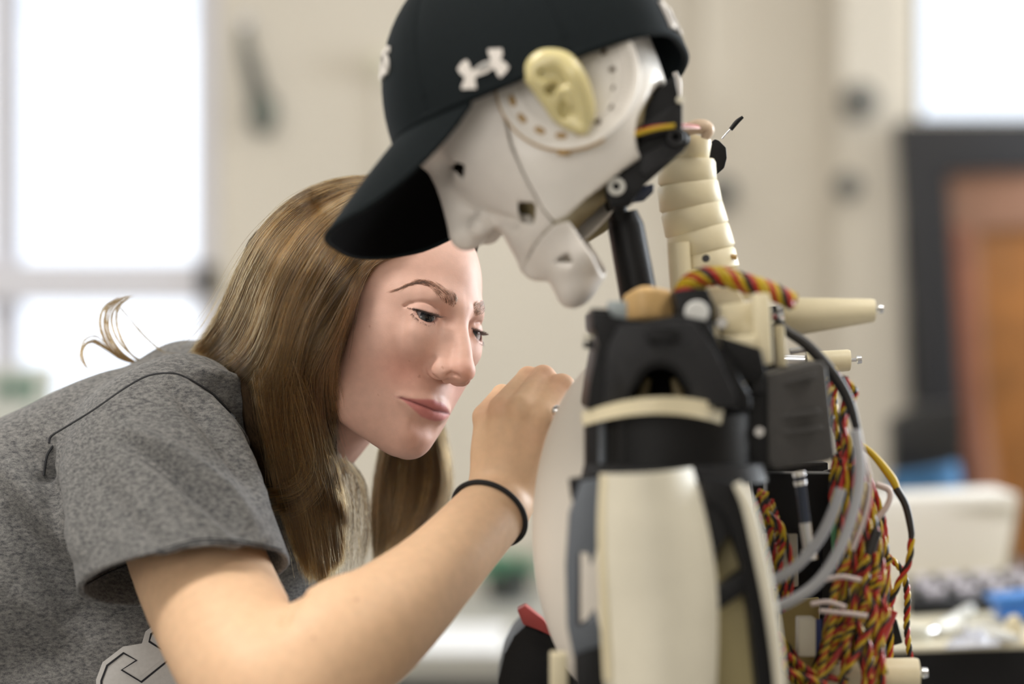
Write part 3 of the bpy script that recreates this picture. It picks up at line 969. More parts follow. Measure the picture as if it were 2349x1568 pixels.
# printed letter on the chest
def print_patch(name, poly, m_, lift, parent, cuts=5):
    bm = bmesh.new()
    vs = [bm.verts.new((x, y, 0)) for x, y in poly]
    bm.faces.new(vs)
    bmesh.ops.triangulate(bm, faces=bm.faces[:])
    bmesh.ops.subdivide_edges(bm, edges=bm.edges[:], cuts=cuts, use_grid_fill=True)
    for v in bm.verts: v.co = ray(SHIRT_BVH, v.co.x, v.co.y, lift, 1.95)
    for f_ in bm.faces: f_.smooth = True
    return from_bm(name, bm, m_, parent)
cx = lambda p: [(x * 0.5535, 700 + y * 0.5535) for x, y in p]
m_print = mat('white_print', (0.52, 0.51, 0.50), rough=0.7, spec=0.2, noise=(300, 0.06))
m_line = mat('dark_print', (0.03, 0.03, 0.035), rough=0.8, spec=0.1)
L1 = [(398, 1700), (398, 1550), (425, 1478), (510, 1413), (612, 1470), (540, 1508), (585, 1535), (684, 1456), (588, 1400), (603, 1350), (672, 1296), (760, 1380), (900, 1560), (940, 1700)]
letter = print_patch('printed_letter', cx(L1), m_print, 0.0007, shirt)
def strip(poly, w):
    P = [np.array(p, float) for p in poly]; out = []
    L_, R_ = [], []
    for i, p in enumerate(P):
        a = P[max(i - 1, 0)]; b = P[min(i + 1, len(P) - 1)]
        t = (b - a) / np.linalg.norm(b - a); n = np.array((-t[1], t[0]))
        L_.append(tuple(p + n * w)); R_.append(tuple(p - n * w))
    return [[L_[i], L_[i + 1], R_[i + 1], R_[i]] for i in range(len(P) - 1)]
for q in strip([(420, 1640), (420, 1555), (444, 1492), (512, 1440), (566, 1470), (504, 1510), (586, 1560), (716, 1455), (618, 1392), (626, 1362), (690, 1315)], 4.5):
    print_patch('letter_outline', cx(q), m_line, 0.0012, letter, cuts=4)

# ------------------------------------------------------------------ hair: a solid mass under single strands
def hair_field():
    f = Field(); H = HF
    f.ell(H, (0, -107, 28), (73, 75, 84))
    f.ell(H, (0, -84, 20), (59, 76, 72), k=30)
    def face_cut(p):
        hf = -76 + 58 * smoothstep(p[:, 2], 56, 92) - 4 * smoothstep(-p[:, 2], 20, 60)
        return -(p[:, 1] - hf).astype(p.dtype) * 0.85
    f.func(H, face_cut, (0, -80, 0), 400, op='s', k=6)
    def low_cut(p): return (p[:, 2] + 62).astype(p.dtype)
    f.func(H, low_cut, (0, -80, 0), 400, op='s', k=10)
    # near side: the curtain that falls past the ear and the neck
    f.rod(WORLD, [(A(690, 640, 1.885), 0.030), (A(672, 780, 1.885), 0.030), (A(655, 900, 1.905), 0.032), (A(665, 1030, 1.925), 0.030), (A(686, 1130, 1.935), 0.019), (A(704, 1215, 1.935), 0.009), (A(712, 1260, 1.93), 0.003)], k=0.02, n=3)
    f.rod(WORLD, [(A(668, 630, 1.915), 0.030), (A(634, 740, 1.925), 0.032), (A(612, 850, 1.945), 0.030), (A(625, 960, 1.95), 0.024)], k=0.03, n=3)
    f.rod(WORLD, [(A(800, 610, 1.925), 0.014), (A(765, 680, 1.885), 0.017), (A(722, 780, 1.874), 0.017), (A(712, 900, 1.895), 0.017), (A(728, 1010, 1.915), 0.014), (A(748, 1100, 1.93), 0.008)], k=0.016, n=3)
    f.rod(WORLD, [(A(662, 600, 1.93), 0.033), (A(612, 720, 1.955), 0.031), (A(570, 810, 1.97), 0.025), (A(530, 860, 1.98), 0.016)], k=0.03, n=3)
    # far side, behind the neck
    f.rod(WORLD, [(A(925, 930, 2.055), 0.012), (A(945, 1050, 2.068), 0.014), (A(945, 1130, 2.066), 0.013), (A(925, 1220, 2.05), 0.006)], k=0.012, n=3)
    return f
HV, HFc = hair_field().mesh((-0.30, -0.12, 0.98), (0.02, 0.26, 1.42), 0.0019, smooth=2)
def hair_base_material():
    m = mat('hair_mass', (0.060, 0.034, 0.017), rough=0.8, spec=0.08)
    nt = m.node_tree; b = nt.nodes['Principled BSDF']
    tc = nt.nodes.new('ShaderNodeTexCoord')
    mp = nt.nodes.new('ShaderNodeMapping'); mp.inputs['Scale'].default_value = (900, 900, 40)
    n = nt.nodes.new('ShaderNodeTexNoise'); n.inputs['Scale'].default_value = 1.0; n.inputs['Detail'].default_value = 3
    cr = nt.nodes.new('ShaderNodeValToRGB')
    cr.color_ramp.elements[0].position = 0.3; cr.color_ramp.elements[0].color = (0.010, 0.006, 0.003, 1)
    cr.color_ramp.elements[1].position = 0.75; cr.color_ramp.elements[1].color = (0.055, 0.032, 0.015, 1)
    nt.links.new(tc.outputs['Object'], mp.inputs[0]); nt.links.new(mp.outputs[0], n.inputs['Vector'])
    nt.links.new(n.outputs[0], cr.inputs[0]); nt.links.new(cr.outputs[0], b.inputs['Base Color'])
    return m
hair = from_arrays('hair', HV, HFc, hair_base_material(), person)
HAIR_COL = (0.100, 0.052, 0.0165)
m_hair = hair_material('hair_strand', HAIR_COL, 0.45, 0.30)

# depth of the hair mass as seen in the photograph, on a 6-pixel grid: strands are combed over it
_hx, _hy, _hd = in_view(HV)
GC = 6.0
GW, GH = int(IMG_W / GC) + 2, int(IMG_H / GC) + 2
dm = np.full((GH, GW), 9.0)
gi = np.clip((_hy / GC).astype(int), 0, GH - 1); gj = np.clip((_hx / GC).astype(int), 0, GW - 1)
np.minimum.at(dm, (gi, gj), _hd)
_sx, _sy, _sd = in_view(SKIN_V)
_hl = HF.to_local(SKIN_V); _m = (_hl[:, 2] > -118) & (_hl[:, 1] < 20)
np.minimum.at(dm, (np.clip((_sy[_m] / GC).astype(int), 0, GH - 1), np.clip((_sx[_m] / GC).astype(int), 0, GW - 1)), _sd[_m])
for _ in range(40):
    hole = dm > 8
    if not hole.any(): break
    acc = np.zeros_like(dm); cnt = np.zeros_like(dm)
    for di in (-1, 0, 1):
        for dj in (-1, 0, 1):
            s = np.roll(np.roll(dm, di, 0), dj, 1)
            ok = s < 8
            acc += np.where(ok, s, 0); cnt += ok
    fill = hole & (cnt > 0)
    dm[fill] = acc[fill] / cnt[fill]
dm0 = dm.copy()
for _ in range(5):
    dm = sum(np.roll(np.roll(dm, di, 0), dj, 1) for di in (-1, 0, 1) for dj in (-1, 0, 1)) / 9
dm = np.minimum(dm, dm0)
def hair_depth(x, y):
    i = np.clip(y / GC - 0.5, 0, GH - 1.001); j = np.clip(x / GC - 0.5, 0, GW - 1.001)
    i0 = i.astype(int); j0 = j.astype(int); a = i - i0; b = j - j0
    i1 = np.minimum(i0 + 1, GH - 1); j1 = np.minimum(j0 + 1, GW - 1)
    return dm[i0, j0] * (1 - a) * (1 - b) + dm[i1, j0] * a * (1 - b) + dm[i0, j1] * (1 - a) * b + dm[i1, j1] * a * b

def at_many(x, y, d):
    return np.stack([(x - IMG_W / 2) / FPX * d, CAM.y + d, CAM.z - (y - IMG_H / 2) / FPX * d], -1)

def comb(guides, n, m=18, clumps=60, jitter=5.0, layer=(0.0005, 0.006), depth=None, wave=3.0, fray=0.05, cut=0.12, start=0.0, tone=1.0, spread=2.2):
    """n strands blended between neighbouring guide lines (pixels), laid over the hair mass or at a given depth (function of x, y)"""
    G = []
    for g in guides:
        q = spline(g, 8)
        s = np.concatenate([[0], np.cumsum(np.linalg.norm(np.diff(q[:, :2], axis=0), axis=1))]); s /= s[-1]
        G.append(np.stack([np.interp(np.linspace(0, 1, 40), s, q[:, c]) for c in range(q.shape[1])], 1))
    G = np.array(G); k = len(G)
    cu = RNG.random(clumps) * (k - 1)
    cid = RNG.integers(0, clumps, n)
    u = np.clip(cu[cid] + RNG.normal(0, 0.5 / clumps * (k - 1) * spread, n), 0, k - 1.0001)
    i = u.astype(int); w = (u - i)[:, None, None]
    C = G[i] * (1 - w) + G[np.minimum(i + 1, k - 1)] * w                       # n,40,c
    t0 = start * RNG.random(n); t1 = 1 - cut * RNG.random(n) ** 1.5
    tt = t0[:, None] + (t1 - t0)[:, None] * np.linspace(0, 1, m)[None]
    idx = tt * 39; a0 = np.clip(idx.astype(int), 0, 38); fr = (idx - a0)[..., None]
    rows = np.arange(n)[:, None]
    S = C[rows, a0] * (1 - fr) + C[rows, a0 + 1] * fr
    x, y = S[..., 0].copy(), S[..., 1].copy()
    cph = RNG.random(clumps) * 6.28; cam_ = RNG.normal(0, 1, clumps)
    ph = RNG.random(n) * 6.28
    grow = np.linspace(0.15, 1, m)[None]
    x += wave * cam_[cid][:, None] * np.sin(tt * 7 + cph[cid][:, None]) * grow + RNG.normal(0, jitter, n)[:, None] + 1.2 * np.sin(tt * 16 + ph[:, None])
    y += RNG.normal(0, jitter, n)[:, None]
    fly = RNG.random(n) < fray
    x += fly[:, None] * RNG.normal(0, 16, n)[:, None] * grow ** 2; y += fly[:, None] * RNG.normal(0, 10, n)[:, None] * grow ** 2
    lay = RNG.uniform(*layer, n)[:, None] + fly[:, None] * RNG.uniform(0, 0.008, n)[:, None]
    if S.shape[2] > 2: d = S[..., 2] + RNG.normal(0, 0.006, n)[:, None]
    else: d = hair_depth(x, y) - lay
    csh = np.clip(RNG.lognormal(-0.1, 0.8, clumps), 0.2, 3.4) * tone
    SHADE.append(csh[cid] * (1 - 0.45 * (lay[:, 0] < layer[0] + 0.35 * (layer[1] - layer[0]))))  # deeper strands darkened: shade between the layers put into their colour
    return at_many(x, y, d)
SHADE = []

side = [[(880, 412), (770, 422), (682, 458), (606, 527), (556, 608), (520, 690), (482, 762), (440, 808)],
        [(890, 424), (795, 446), (712, 498), (650, 570), (608, 650), (578, 740), (545, 800), (500, 838)],
        [(895, 436), (822, 468), (750, 530), (695, 610), (652, 700), (625, 790), (598, 850), (572, 885)],
        [(900, 450), (840, 490), (785, 550), (735, 630), (695, 720), (672, 810), (650, 900), (640, 980)],
        [(905, 470), (858, 515), (815, 570), (765, 640), (715, 720), (685, 800), (662, 900), (655, 1000)]]
front = [[(960, 510), (905, 535), (840, 575), (770, 630), (715, 700), (680, 780), (660, 870), (652, 970), (655, 1060)],
         [(950, 545), (880, 572), (820, 620), (768, 680), (722, 750), (692, 830), (680, 920), (685, 1010)],
         [(905, 570), (848, 596), (812, 650), (780, 715), (745, 785), (715, 850), (704, 930), (715, 1010), (735, 1090)],
         [(850, 594), (818, 650), (798, 710), (775, 775), (748, 830), (728, 885), (732, 960), (755, 1040), (775, 1110)]]
edge = [[(960, 545), (900, 568), (842, 592), (808, 648), (786, 712), (764, 776), (742, 826), (724, 880), (722, 950), (740, 1030), (760, 1100)],
        [(965, 550), (908, 574), (854, 596), (820, 652), (800, 716), (782, 776), (762, 822), (742, 872), (740, 940), (764, 1020), (792, 1090)],
        [(930, 572), (868, 594), (830, 640), (808, 700), (790, 760), (772, 800), (752, 850)]]
hang = [[(572, 850), (585, 930), (605, 1030), (628, 1120), (655, 1200), (668, 1250)],
        [(620, 840), (628, 960), (650, 1080), (682, 1200), (712, 1335)],
        [(665, 830), (668, 960), (692, 1080), (722, 1200), (745, 1345)],
        [(700, 830), (705, 960), (735, 1060), (762, 1180), (772, 1310)],
        [(722, 870), (738, 980), (768, 1070), (785, 1180), (782, 1290)]]
curl = [[(640, 830), (668, 930), (692, 1020), (690, 1080), (655, 1115), (590, 1125)],
        [(668, 830), (702, 940), (724, 1030), (720, 1092), (682, 1135), (612, 1150)],
        [(690, 850), (730, 950), (746, 1050), (738, 1120), (690, 1168), (625, 1185)]]
far = [[(905, 900, 2.02), (875, 1045, 2.03), (864, 1110, 2.035), (858, 1190, 2.03), (862, 1300, 2.02)],
       [(925, 900, 2.02), (905, 1040, 2.04), (893, 1120, 2.04), (888, 1200, 2.03), (880, 1285, 2.02)],
       [(960, 900, 2.03), (965, 1040, 2.045), (955, 1120, 2.05), (935, 1200, 2.04), (900, 1275, 2.02)],
       [(975, 880, 2.03), (1005, 1010, 2.05), (1015, 1090, 2.05), (1005, 1150, 2.045), (970, 1215, 2.03), (925, 1262, 2.02)],
       [(985, 880, 2.03), (1012, 1000, 2.05), (1027, 1080, 2.05), (1020, 1150, 2.045), (990, 1215, 2.03)]]
gap = [[(735, 1000, 1.945), (745, 1090, 1.96), (750, 1200, 1.96), (755, 1340, 1.95)],
       [(770, 1040, 1.95), (790, 1110, 1.965), (800, 1210, 1.965), (790, 1330, 1.955)],
       [(800, 1060, 1.99), (835, 1110, 2.0), (845, 1200, 2.0), (830, 1310, 1.99)]]
lock = [[(470, 850, 2.0), (400, 838, 2.01), (345, 836, 2.015), (304, 816, 2.01), (276, 785, 2.0), (262, 745, 1.995), (270, 708, 1.99), (307, 677, 1.985)],
        [(460, 845, 2.0), (390, 836, 2.01), (305, 832, 2.015), (255, 806, 2.01), (232, 770, 2.0), (226, 733, 1.995), (238, 700, 1.99), (282, 681, 1.985)]]
lock2 = [[(460, 850, 2.0), (370, 840, 2.01), (290, 830, 2.015), (242, 806, 2.01), (214, 790, 2.0), (195, 800, 1.995), (188, 826, 1.99), (207, 850, 1.985)],
         [(460, 850, 2.0), (370, 840, 2.01), (285, 822, 2.015), (250, 790, 2.01), (222, 765, 2.0), (196, 778, 1.995), (190, 800, 1.99), (196, 840, 1.985)]]
wisp = [[(560, 850, 1.99), (470, 838, 2.0), (420, 812, 2.0), (375, 806, 2.0), (330, 768, 1.995), (285, 716, 1.99), (268, 690, 1.985)],
        [(560, 850, 1.99), (470, 838, 2.0), (425, 815, 2.0), (380, 809, 2.0), (335, 774, 1.995), (290, 722, 1.99), (262, 690, 1.985)]]
nape = [[(640, 640, 1.95), (570, 740, 1.97), (500, 800, 1.985), (430, 822, 1.99)], [(650, 680, 1.95), (590, 780, 1.965), (540, 830, 1.975), (480, 862, 1.985)], [(660, 720, 1.94), (610, 810, 1.955), (570, 860, 1.965), (520, 880, 1.98)]]
SETS = [comb(side, 8500, clumps=110, start=0.12), comb(front, 4200, clumps=70, layer=(0.0005, 0.004), start=0.05, tone=0.62), comb(edge, 1500, clumps=46, layer=(0.0004, 0.003), jitter=4, wave=5, fray=0.08, cut=0.45, start=0.3, tone=0.7),  # front and edge sets darkened: shadow over them is put into the tone
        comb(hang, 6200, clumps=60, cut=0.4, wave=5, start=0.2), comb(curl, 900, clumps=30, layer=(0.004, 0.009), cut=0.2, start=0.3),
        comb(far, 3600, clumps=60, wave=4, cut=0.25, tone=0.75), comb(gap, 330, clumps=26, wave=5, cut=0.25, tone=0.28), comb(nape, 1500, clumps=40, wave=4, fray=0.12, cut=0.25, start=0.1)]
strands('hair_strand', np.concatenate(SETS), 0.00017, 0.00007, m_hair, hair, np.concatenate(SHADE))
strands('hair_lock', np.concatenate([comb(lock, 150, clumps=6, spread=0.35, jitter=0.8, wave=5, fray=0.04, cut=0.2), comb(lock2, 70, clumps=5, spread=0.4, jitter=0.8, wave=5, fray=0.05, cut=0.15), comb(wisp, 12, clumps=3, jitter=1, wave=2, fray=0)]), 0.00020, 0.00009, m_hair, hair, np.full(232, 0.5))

# ------------------------------------------------------------------ robot: head
m_shell = mat('white_print_plastic', (0.80, 0.75, 0.70), rough=0.42, spec=0.45, noise=(60, 0.04), bump=(350, 0.08))
m_shell2 = mat('white_gloss_plastic', (0.86, 0.82, 0.77), rough=0.25, spec=0.5, noise=(50, 0.03))
m_ear = mat('yellowed_resin', (0.66, 0.58, 0.30), rough=0.22, spec=0.5, coat=0.3, sss=(0.3, (1.0, 0.8, 0.4), 0.004))
m_amber = mat('amber_edge', (0.42, 0.26, 0.09), rough=0.45)
m_cream = mat('cream_plastic', (0.70, 0.62, 0.43), rough=0.45, spec=0.4, noise=(40, 0.05), bump=(300, 0.08))
m_bone = mat('bone_plastic', (0.66, 0.62, 0.51), rough=0.45, spec=0.4, noise=(25, 0.06), bump=(260, 0.06))
m_black = mat('black_plastic', (0.0050, 0.0050, 0.0060), rough=0.45, spec=0.24, bump=(400, 0.15))
m_dark = mat('charcoal_plastic', (0.0135, 0.0135, 0.0155), rough=0.5, spec=0.28, bump=(300, 0.2))
m_grey = mat('grey_plastic', (0.115, 0.13, 0.155), rough=0.45, spec=0.45, bump=(300, 0.15))
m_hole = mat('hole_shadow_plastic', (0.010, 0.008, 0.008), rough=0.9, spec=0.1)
m_steel = mat('steel', (0.62, 0.62, 0.64), rough=0.22, metal=1.0)
m_chrome = mat('chrome', (0.80, 0.80, 0.82), rough=0.10, metal=1.0)

robot = empty('robot')
robot.location = (0, 0, 0)
tag(robot, 'humanoid 3D printed robot torso with bowed white head, black shoulder and exposed wiring', 'robot')

def robot_frame():
    f = np.array((-0.700, 0.06, -0.665)); f /= np.linalg.norm(f)
    u = np.array((-0.665, 0.27, 0.70)); u -= f * (u @ f); u /= np.linalg.norm(u)
    l = np.cross(u, f)
    return Frame(at(990, 400, 1.74), np.stack([l, f, u], 1))
RF = robot_frame()
def rl(px, py, d):
    """robot-head coordinates (l, f, u) of the point a pixel shows at depth d"""
    return RF.to_local(A(px, py, d)[None])[0]
def on_side(px, py, l):
    """where the ray through a pixel meets the plane at l (mm) beside the head"""
    o = RF.to_local(np.array(CAM)[None])[0]; t = rl(px, py, 1.7)
    return o + (t - o) * (l - o[0]) / (t[0] - o[0])
def poly_fu(pts, d):
    return np.array([rl(x, y, d)[1:] for x, y in pts])
def poly_side(pts, l):
    return np.array([on_side(p[0], p[1], p[2] if len(p) > 2 else l)[1:] for p in pts])
def sd_poly(p, poly):
    """signed distance to a closed 2D polygon"""
    n = len(poly); d = np.full(len(p), 1e9, np.float32); sgn = np.ones(len(p), np.float32)
    for i in range(n):
        a = poly[i].astype(np.float32); b = poly[i - 1].astype(np.float32)
        e = b - a; w = p - a
        t = np.clip((w @ e) / max(float(e @ e), 1e-9), 0, 1)
        q = w - t[:, None] * e
        d = np.minimum(d, (q * q).sum(1))
        c1 = p[:, 1] >= a[1]; c2 = p[:, 1] < b[1]; c3 = e[0] * w[:, 1] > e[1] * w[:, 0]
        flip = (c1 & c2 & c3) | (~c1 & ~c2 & ~c3)
        sgn[flip] *= -1
    return sgn * np.sqrt(d)

def head_outer(f, grow=0.0):
    R_ = RF; g = grow
    f.ell(R_, (0, -96, 4), (74 + g, 94 + g, 86 + g))
    f.ell(R_, (0, -62, -48), (62 + g, 54 + g, 66 + g), k=24)
    f.ell(R_, (0, -104, -52), (66 + g, 62 + g, 56 + g), k=24)
    f.func(R_, lambda p: np.abs(p[:, 0]) - (66 + g), (0, -80, -20), 400, op='i', k=14)
    f.ell(R_, (0, -42, -92), (38 + g, 38 + g, 28 + g), k=18)
    f.ell(R_, (0, -42, -124), (32 + g, 34 + g, 20 + g), k=14)
    f.ell(R_, (0, -20, -137), (17 + g, 16 + g, 12 + g), k=10)
    f.cone(R_, (16, -32, -104), (0, -10, -104), 9 + g, 11 + g, k=9, sym=True)
    f.rod(R_, [((0, -12, 0), 10 + g), ((0, 0, -28), 11 + g), ((0, 9, -48), 12 + g)], k=10, n=3)
    f.ell(R_, (0, 9, -52), (13 + g, 13 + g, 11 + g), k=6)
    f.ell(R_, (13, -2, -58), (8 + g, 10 + g, 8 + g), k=5, sym=True)
    f.rod(R_, [((3, -8, 16), 9 + g), ((26, -14, 18), 9 + g), ((46, -32, 12), 8 + g)], k=12, sym=True, n=3)
    f.ell(R_, (30, -6, -8), (17 - g, 13 - g, 11 - g), op='s', k=10, sym=True)
    f.rod(R_, [((22, -12, -62), 3 - g), ((30, -22, -78), 3 - g)], op='s', k=8, sym=True, n=2)
    f.rod(R_, [((0, 5, -74), 4 - g), ((14, 0, -74), 4 - g)], op='s', k=6, sym=True, n=2)

HEAD_FIELD = Field(); head_outer(HEAD_FIELD)
def head_hit(px, py):
    """head coordinates of the shell surface that a pixel shows (or of the nearest point to the shell along its ray)"""
    t = np.arange(1.58, 1.90, 0.001)
    v = HEAD_FIELD.eval(np.array([A(px, py, x) for x in t]))
    k = int(np.argmax(v < 0)) if (v < 0).any() else int(np.argmin(v))
    return rl(px, py, t[k])
def poly_surf(pts):
    return np.array([head_hit(p[0], p[1])[1:] for p in pts])

def head_part(name, polys, grow, thick, mat_, lo, hi, h=0.0014, cuts=()):
    f = Field()
    head_outer(f, grow)
    fi = Field(); head_outer(fi, grow - thick)
    f.func(WORLD, lambda p: fi.eval(p), (0, 0, 0), 10, op='s')
    for poly in polys:
        f.func(RF, lambda p, q=poly: sd_poly(p[:, 1:], q), (0, 0, 0), 4000, op='i', k=1.0)
    for c in cuts: c(f)
    V, F = f.mesh(lo, hi, h, smooth=3)
    return from_arrays(name, V, F, mat_, robot)

DN = 1.676     # depth of the side of the head that faces the camera
face_poly = poly_surf([(860, 360), (930, 200), (1100, 110), (1150, 140), (1150, 205), (1158, 270), (1173, 335), (1207, 410), (1245, 480), (1270, 512), (1243, 540), (1218, 575), (1202, 612), (1192, 640), (1150, 690), (1000, 700), (880, 560)])
side_poly = poly_surf([(1152, 40), (1152, 140), (1154, 205), (1160, 270), (1175, 335), (1207, 410), (1245, 480, 58), (1272, 510, 56), (1300, 496, 54), (1470, 362, 58), (1461, 335), (1457, 306), (1464, 268), (1485, 226), (1520, 190), (1556, 168), (1575, 90), (1560, 40), (1350, 20)])
jaw_poly = poly_surf([(1182, 644), (1200, 608), (1216, 574), (1240, 540), (1268, 512), (1303, 504), (1332, 545), (1362, 590), (1388, 640), (1380, 700), (1300, 760), (1200, 720)])
BB = (np.array(at(1180, 380, 1.74)) - 0.17, np.array(at(1180, 380, 1.74)) + 0.17)
def eye_hole(f):
    # the triangular opening at the inner eye corner
    q = poly_surf([(1028, 379), (1064, 377), (1062, 408), (1052, 398)])
    f.func(RF, lambda p: np.maximum(sd_poly(p[:, 1:], q), 6 - np.abs(p[:, 0])), (0, 0, 0), 4000, op='s', k=0.5)
def slot(pts, d):
    q = poly_surf(pts)
    def cut(f):
        f.func(RF, lambda p: sd_poly(p[:, 1:], q), (0, 0, 0), 4000, op='s', k=0.4)
    return cut
face = head_part('face_shell', [face_poly], 0.0, 3.0, m_shell, *BB, cuts=(eye_hole, slot([(1186, 462), (1228, 464), (1224, 512), (1192, 508)], 54)))
# blind pocket behind the cheek slot and the inner edge of the eye opening
sidep = head_part('side_plate', [side_poly], 1.2, 3.6, m_shell2, *BB)
jaw = head_part('jaw', [jaw_poly], -0.8, 3.0, m_shell, *BB, cuts=(slot([(1268, 600), (1300, 578), (1312, 600), (1306, 612), (1272, 612)], 34),))
def pocket(parent, pts, sink, depth):
    q = [head_hit(x, y) for x, y in pts]; n = len(q); l = min(p[0] for p in q) - sink
    V = [RF.vec((l - t, p[1], p[2])) for t in (0, depth) for p in q]
    F = [tuple(range(n)), tuple(range(2 * n - 1, n - 1, -1))] + [(i, (i + 1) % n, n + (i + 1) % n, n + i) for i in range(n)]
    return from_arrays('slot_pocket', V, F, m_shell, parent, smooth=False)
pocket(face, [(1180, 480), (1232, 482), (1230, 520), (1186, 516)], 3.2, 3)
pocket(jaw, [(1264, 598), (1312, 596), (1310, 618), (1268, 618)], 3.0, 3)
face['label'] = 'white printed face shell with nose and cheek slot'
# inner head: dark core seen through the openings
fcore = Field(); head_outer(fcore, -9)
fcore.func(RF, lambda p: sd_poly(p[:, 1:], poly_fu([(1000, 250), (1160, 180), (1500, 60), (1560, 150), (1555, 200), (1490, 240), (1455, 300), (1440, 350), (1290, 470), (1230, 560), (1180, 600), (1060, 500)], DN)), (0, 0, 0), 4000, op='i', k=1)
V, F = fcore.mesh(*BB, 0.003, smooth=1)
from_arrays('head_core', V, F, mat('dull_resin', (0.30, 0.24, 0.13), rough=0.6), robot)

# flat round speaker plate over the ear, with slots
L_AX, F_AX, U_AX = RF.A[:, 0], RF.A[:, 1], RF.A[:, 2]
E0 = 67.0
EC = on_side(1303, 180, E0)
PXMM = FPX / DN / 1000
def disc_pt(r, a, l): return RF.vec((l, EC[1] + r * math.cos(a), EC[2] + r * math.sin(a)))
def ring_mesh(name, r0, r1, l0, l1, mat_, parent, seg=96, a0=0, a1=2 * math.pi):
    V, F = [], []
    closed = abs(a1 - a0 - 2 * math.pi) < 1e-6
    n = seg if closed else seg + 1
    for i in range(n):
        a = a0 + (a1 - a0) * i / seg
        for r, l in ((r0, l0), (r1, l0), (r1, l1), (r0, l1)): V.append(disc_pt(r, a, l))
    for i in range(seg):
        j = (i + 1) % n
        for k in range(4): F.append((i * 4 + k, i * 4 + (k + 1) % 4, j * 4 + (k + 1) % 4, j * 4 + k))
    if not closed: F += [(0, 1, 2, 3), tuple((n - 1) * 4 + k for k in (3, 2, 1, 0))]
    return from_arrays(name, V, F, mat_, parent, angle=30)
def side_ang(px, py):
    q = on_side(px, py, E0); return math.atan2(q[2] - EC[2], q[1] - EC[1])
AM = (side_ang(1390, 325), side_ang(1140, 205))
if AM[1] < AM[0]: AM = (AM[1], AM[0]) if AM[0] - AM[1] < math.pi else (AM[0], AM[1] + 2 * math.pi)
plate = ring_mesh('ear_plate', 0.5, 49.5, E0 - 6, E0 + 0.6, m_shell2, robot)
ring_mesh('ear_plate_rim', 46.5, 50.0, E0 + 0.3, E0 + 2.2, m_shell2, plate)
ring_mesh('ear_plate_rim', 50.0, 51.6, E0 - 1, E0 + 0.9, m_amber, plate, a0=AM[0], a1=AM[1])
ring_mesh('ear_plate_rim', 34.0, 36.5, E0 + 0.3, E0 + 2.2, m_shell2, plate)
for i in range(40):   # fine ribs of the rear half of the plate
    a = math.radians(100 + i * 4.0)
    V = [disc_pt(r, a + da, l) for r in (38, 46.5) for da in (-0.012, 0.012) for l in (E0 + 0.5, E0 + 1.5)]
    from_arrays('rib', V, [(0, 1, 5, 4), (2, 6, 7, 3), (1, 3, 7, 5), (0, 2, 3, 1), (4, 5, 7, 6)], m_shell2, plate, smooth=False)
for px, py in ((1176, 232), (1198, 272), (1239, 300), (1288, 312), (1334, 304), (1372, 279), (1400, 244), (1411, 203), (1405, 160), (1386, 121)):
    q = on_side(px, py, E0); a = math.atan2(q[2] - EC[2], q[1] - EC[1]); r = math.hypot(q[1] - EC[1], q[2] - EC[2])
    front = px < 1350
    wa = (0.10 if front else 0.055); wr = 2.2
    V = []
    for l in (E0 - 3, E0 + 1.5):
        for k in range(12):
            t = 2 * math.pi * k / 12
            V.append(disc_pt(r + wr * math.sin(t), a + wa * math.copysign(abs(math.cos(t)) ** 0.6, math.cos(t)), l))
    F = [tuple(range(12, 24))] + [(k, (k + 1) % 12, 12 + (k + 1) % 12, 12 + k) for k in range(12)]
    from_arrays('slot', V, F, m_amber if front else mat('slot_brown', (0.09, 0.05, 0.02), rough=0.7), plate, angle=30)
# outer ear
fe = Field()
ep = lambda x, y, l=10.0: np.array(RF.vec(on_side(x, y, E0 + l + 15 * min(1.0, max(0.0, (275 - y) / 110)))))
fe.rod(WORLD, [(ep(1219, 178), .0045), (ep(1224, 152), .0055), (ep(1250, 134), .006), (ep(1290, 138), .0065), (ep(1318, 170), .007), (ep(1336, 215), .0072), (ep(1344, 260), .0066), (ep(1338, 294), .004)], n=4)
fe.rod(WORLD, [(ep(1219, 178), .0045), (ep(1240, 205), .005), (ep(1262, 232), .0055), (ep(1280, 262), .0055), (ep(1312, 284), .005), (ep(1336, 296), .004)], k=.003, n=4)
fe.ell(WORLD, ep(1275, 190, 6), (0.0145, 0.006, 0.022), k=.005, rot=Matrix.Rotation(-0.55, 3, 'Y'))
fe.ell(WORLD, ep(1256, 165, 8), (0.013, 0.0065, 0.013), k=.005)
fe.ell(WORLD, ep(1312, 250, 6), (0.0105, 0.007, 0.015), k=.005, rot=Matrix.Rotation(-0.5, 3, 'Y'))
fe.rod(WORLD, [(ep(1245, 170, 13), .003), (ep(1275, 175, 13), .0035), (ep(1290, 205, 14), .004)], op='s', k=.004, n=3)
fe.ell(WORLD, ep(1268, 206, 12), (.005, .008, .004), op='s', k=.003)
fe.ell(WORLD, ep(1296, 252, 14), (.004, .006, .006), op='s', k=.003)
fe.rod(WORLD, [(ep(1278, 215, 11), .003), (ep(1300, 205, 13), .0032), (ep(1310, 235, 13), .003)], k=.003, n=3)
V, F = fe.mesh(np.array(ep(1280, 215)) - 0.05, np.array(ep(1280, 215)) + 0.05, 0.0009, smooth=1)
o = from_arrays('ear', V, F, m_ear, robot); o['label'] = 'yellowed translucent resin ear'
# pivot tab under the plate
V, F = tube('x', [RF.vec(on_side(1280, 349, E0)), RF.vec(on_side(1308, 349, E0))], 0.0022, None, seg=8)
from_arrays('tab', V, F, m_amber, plate)

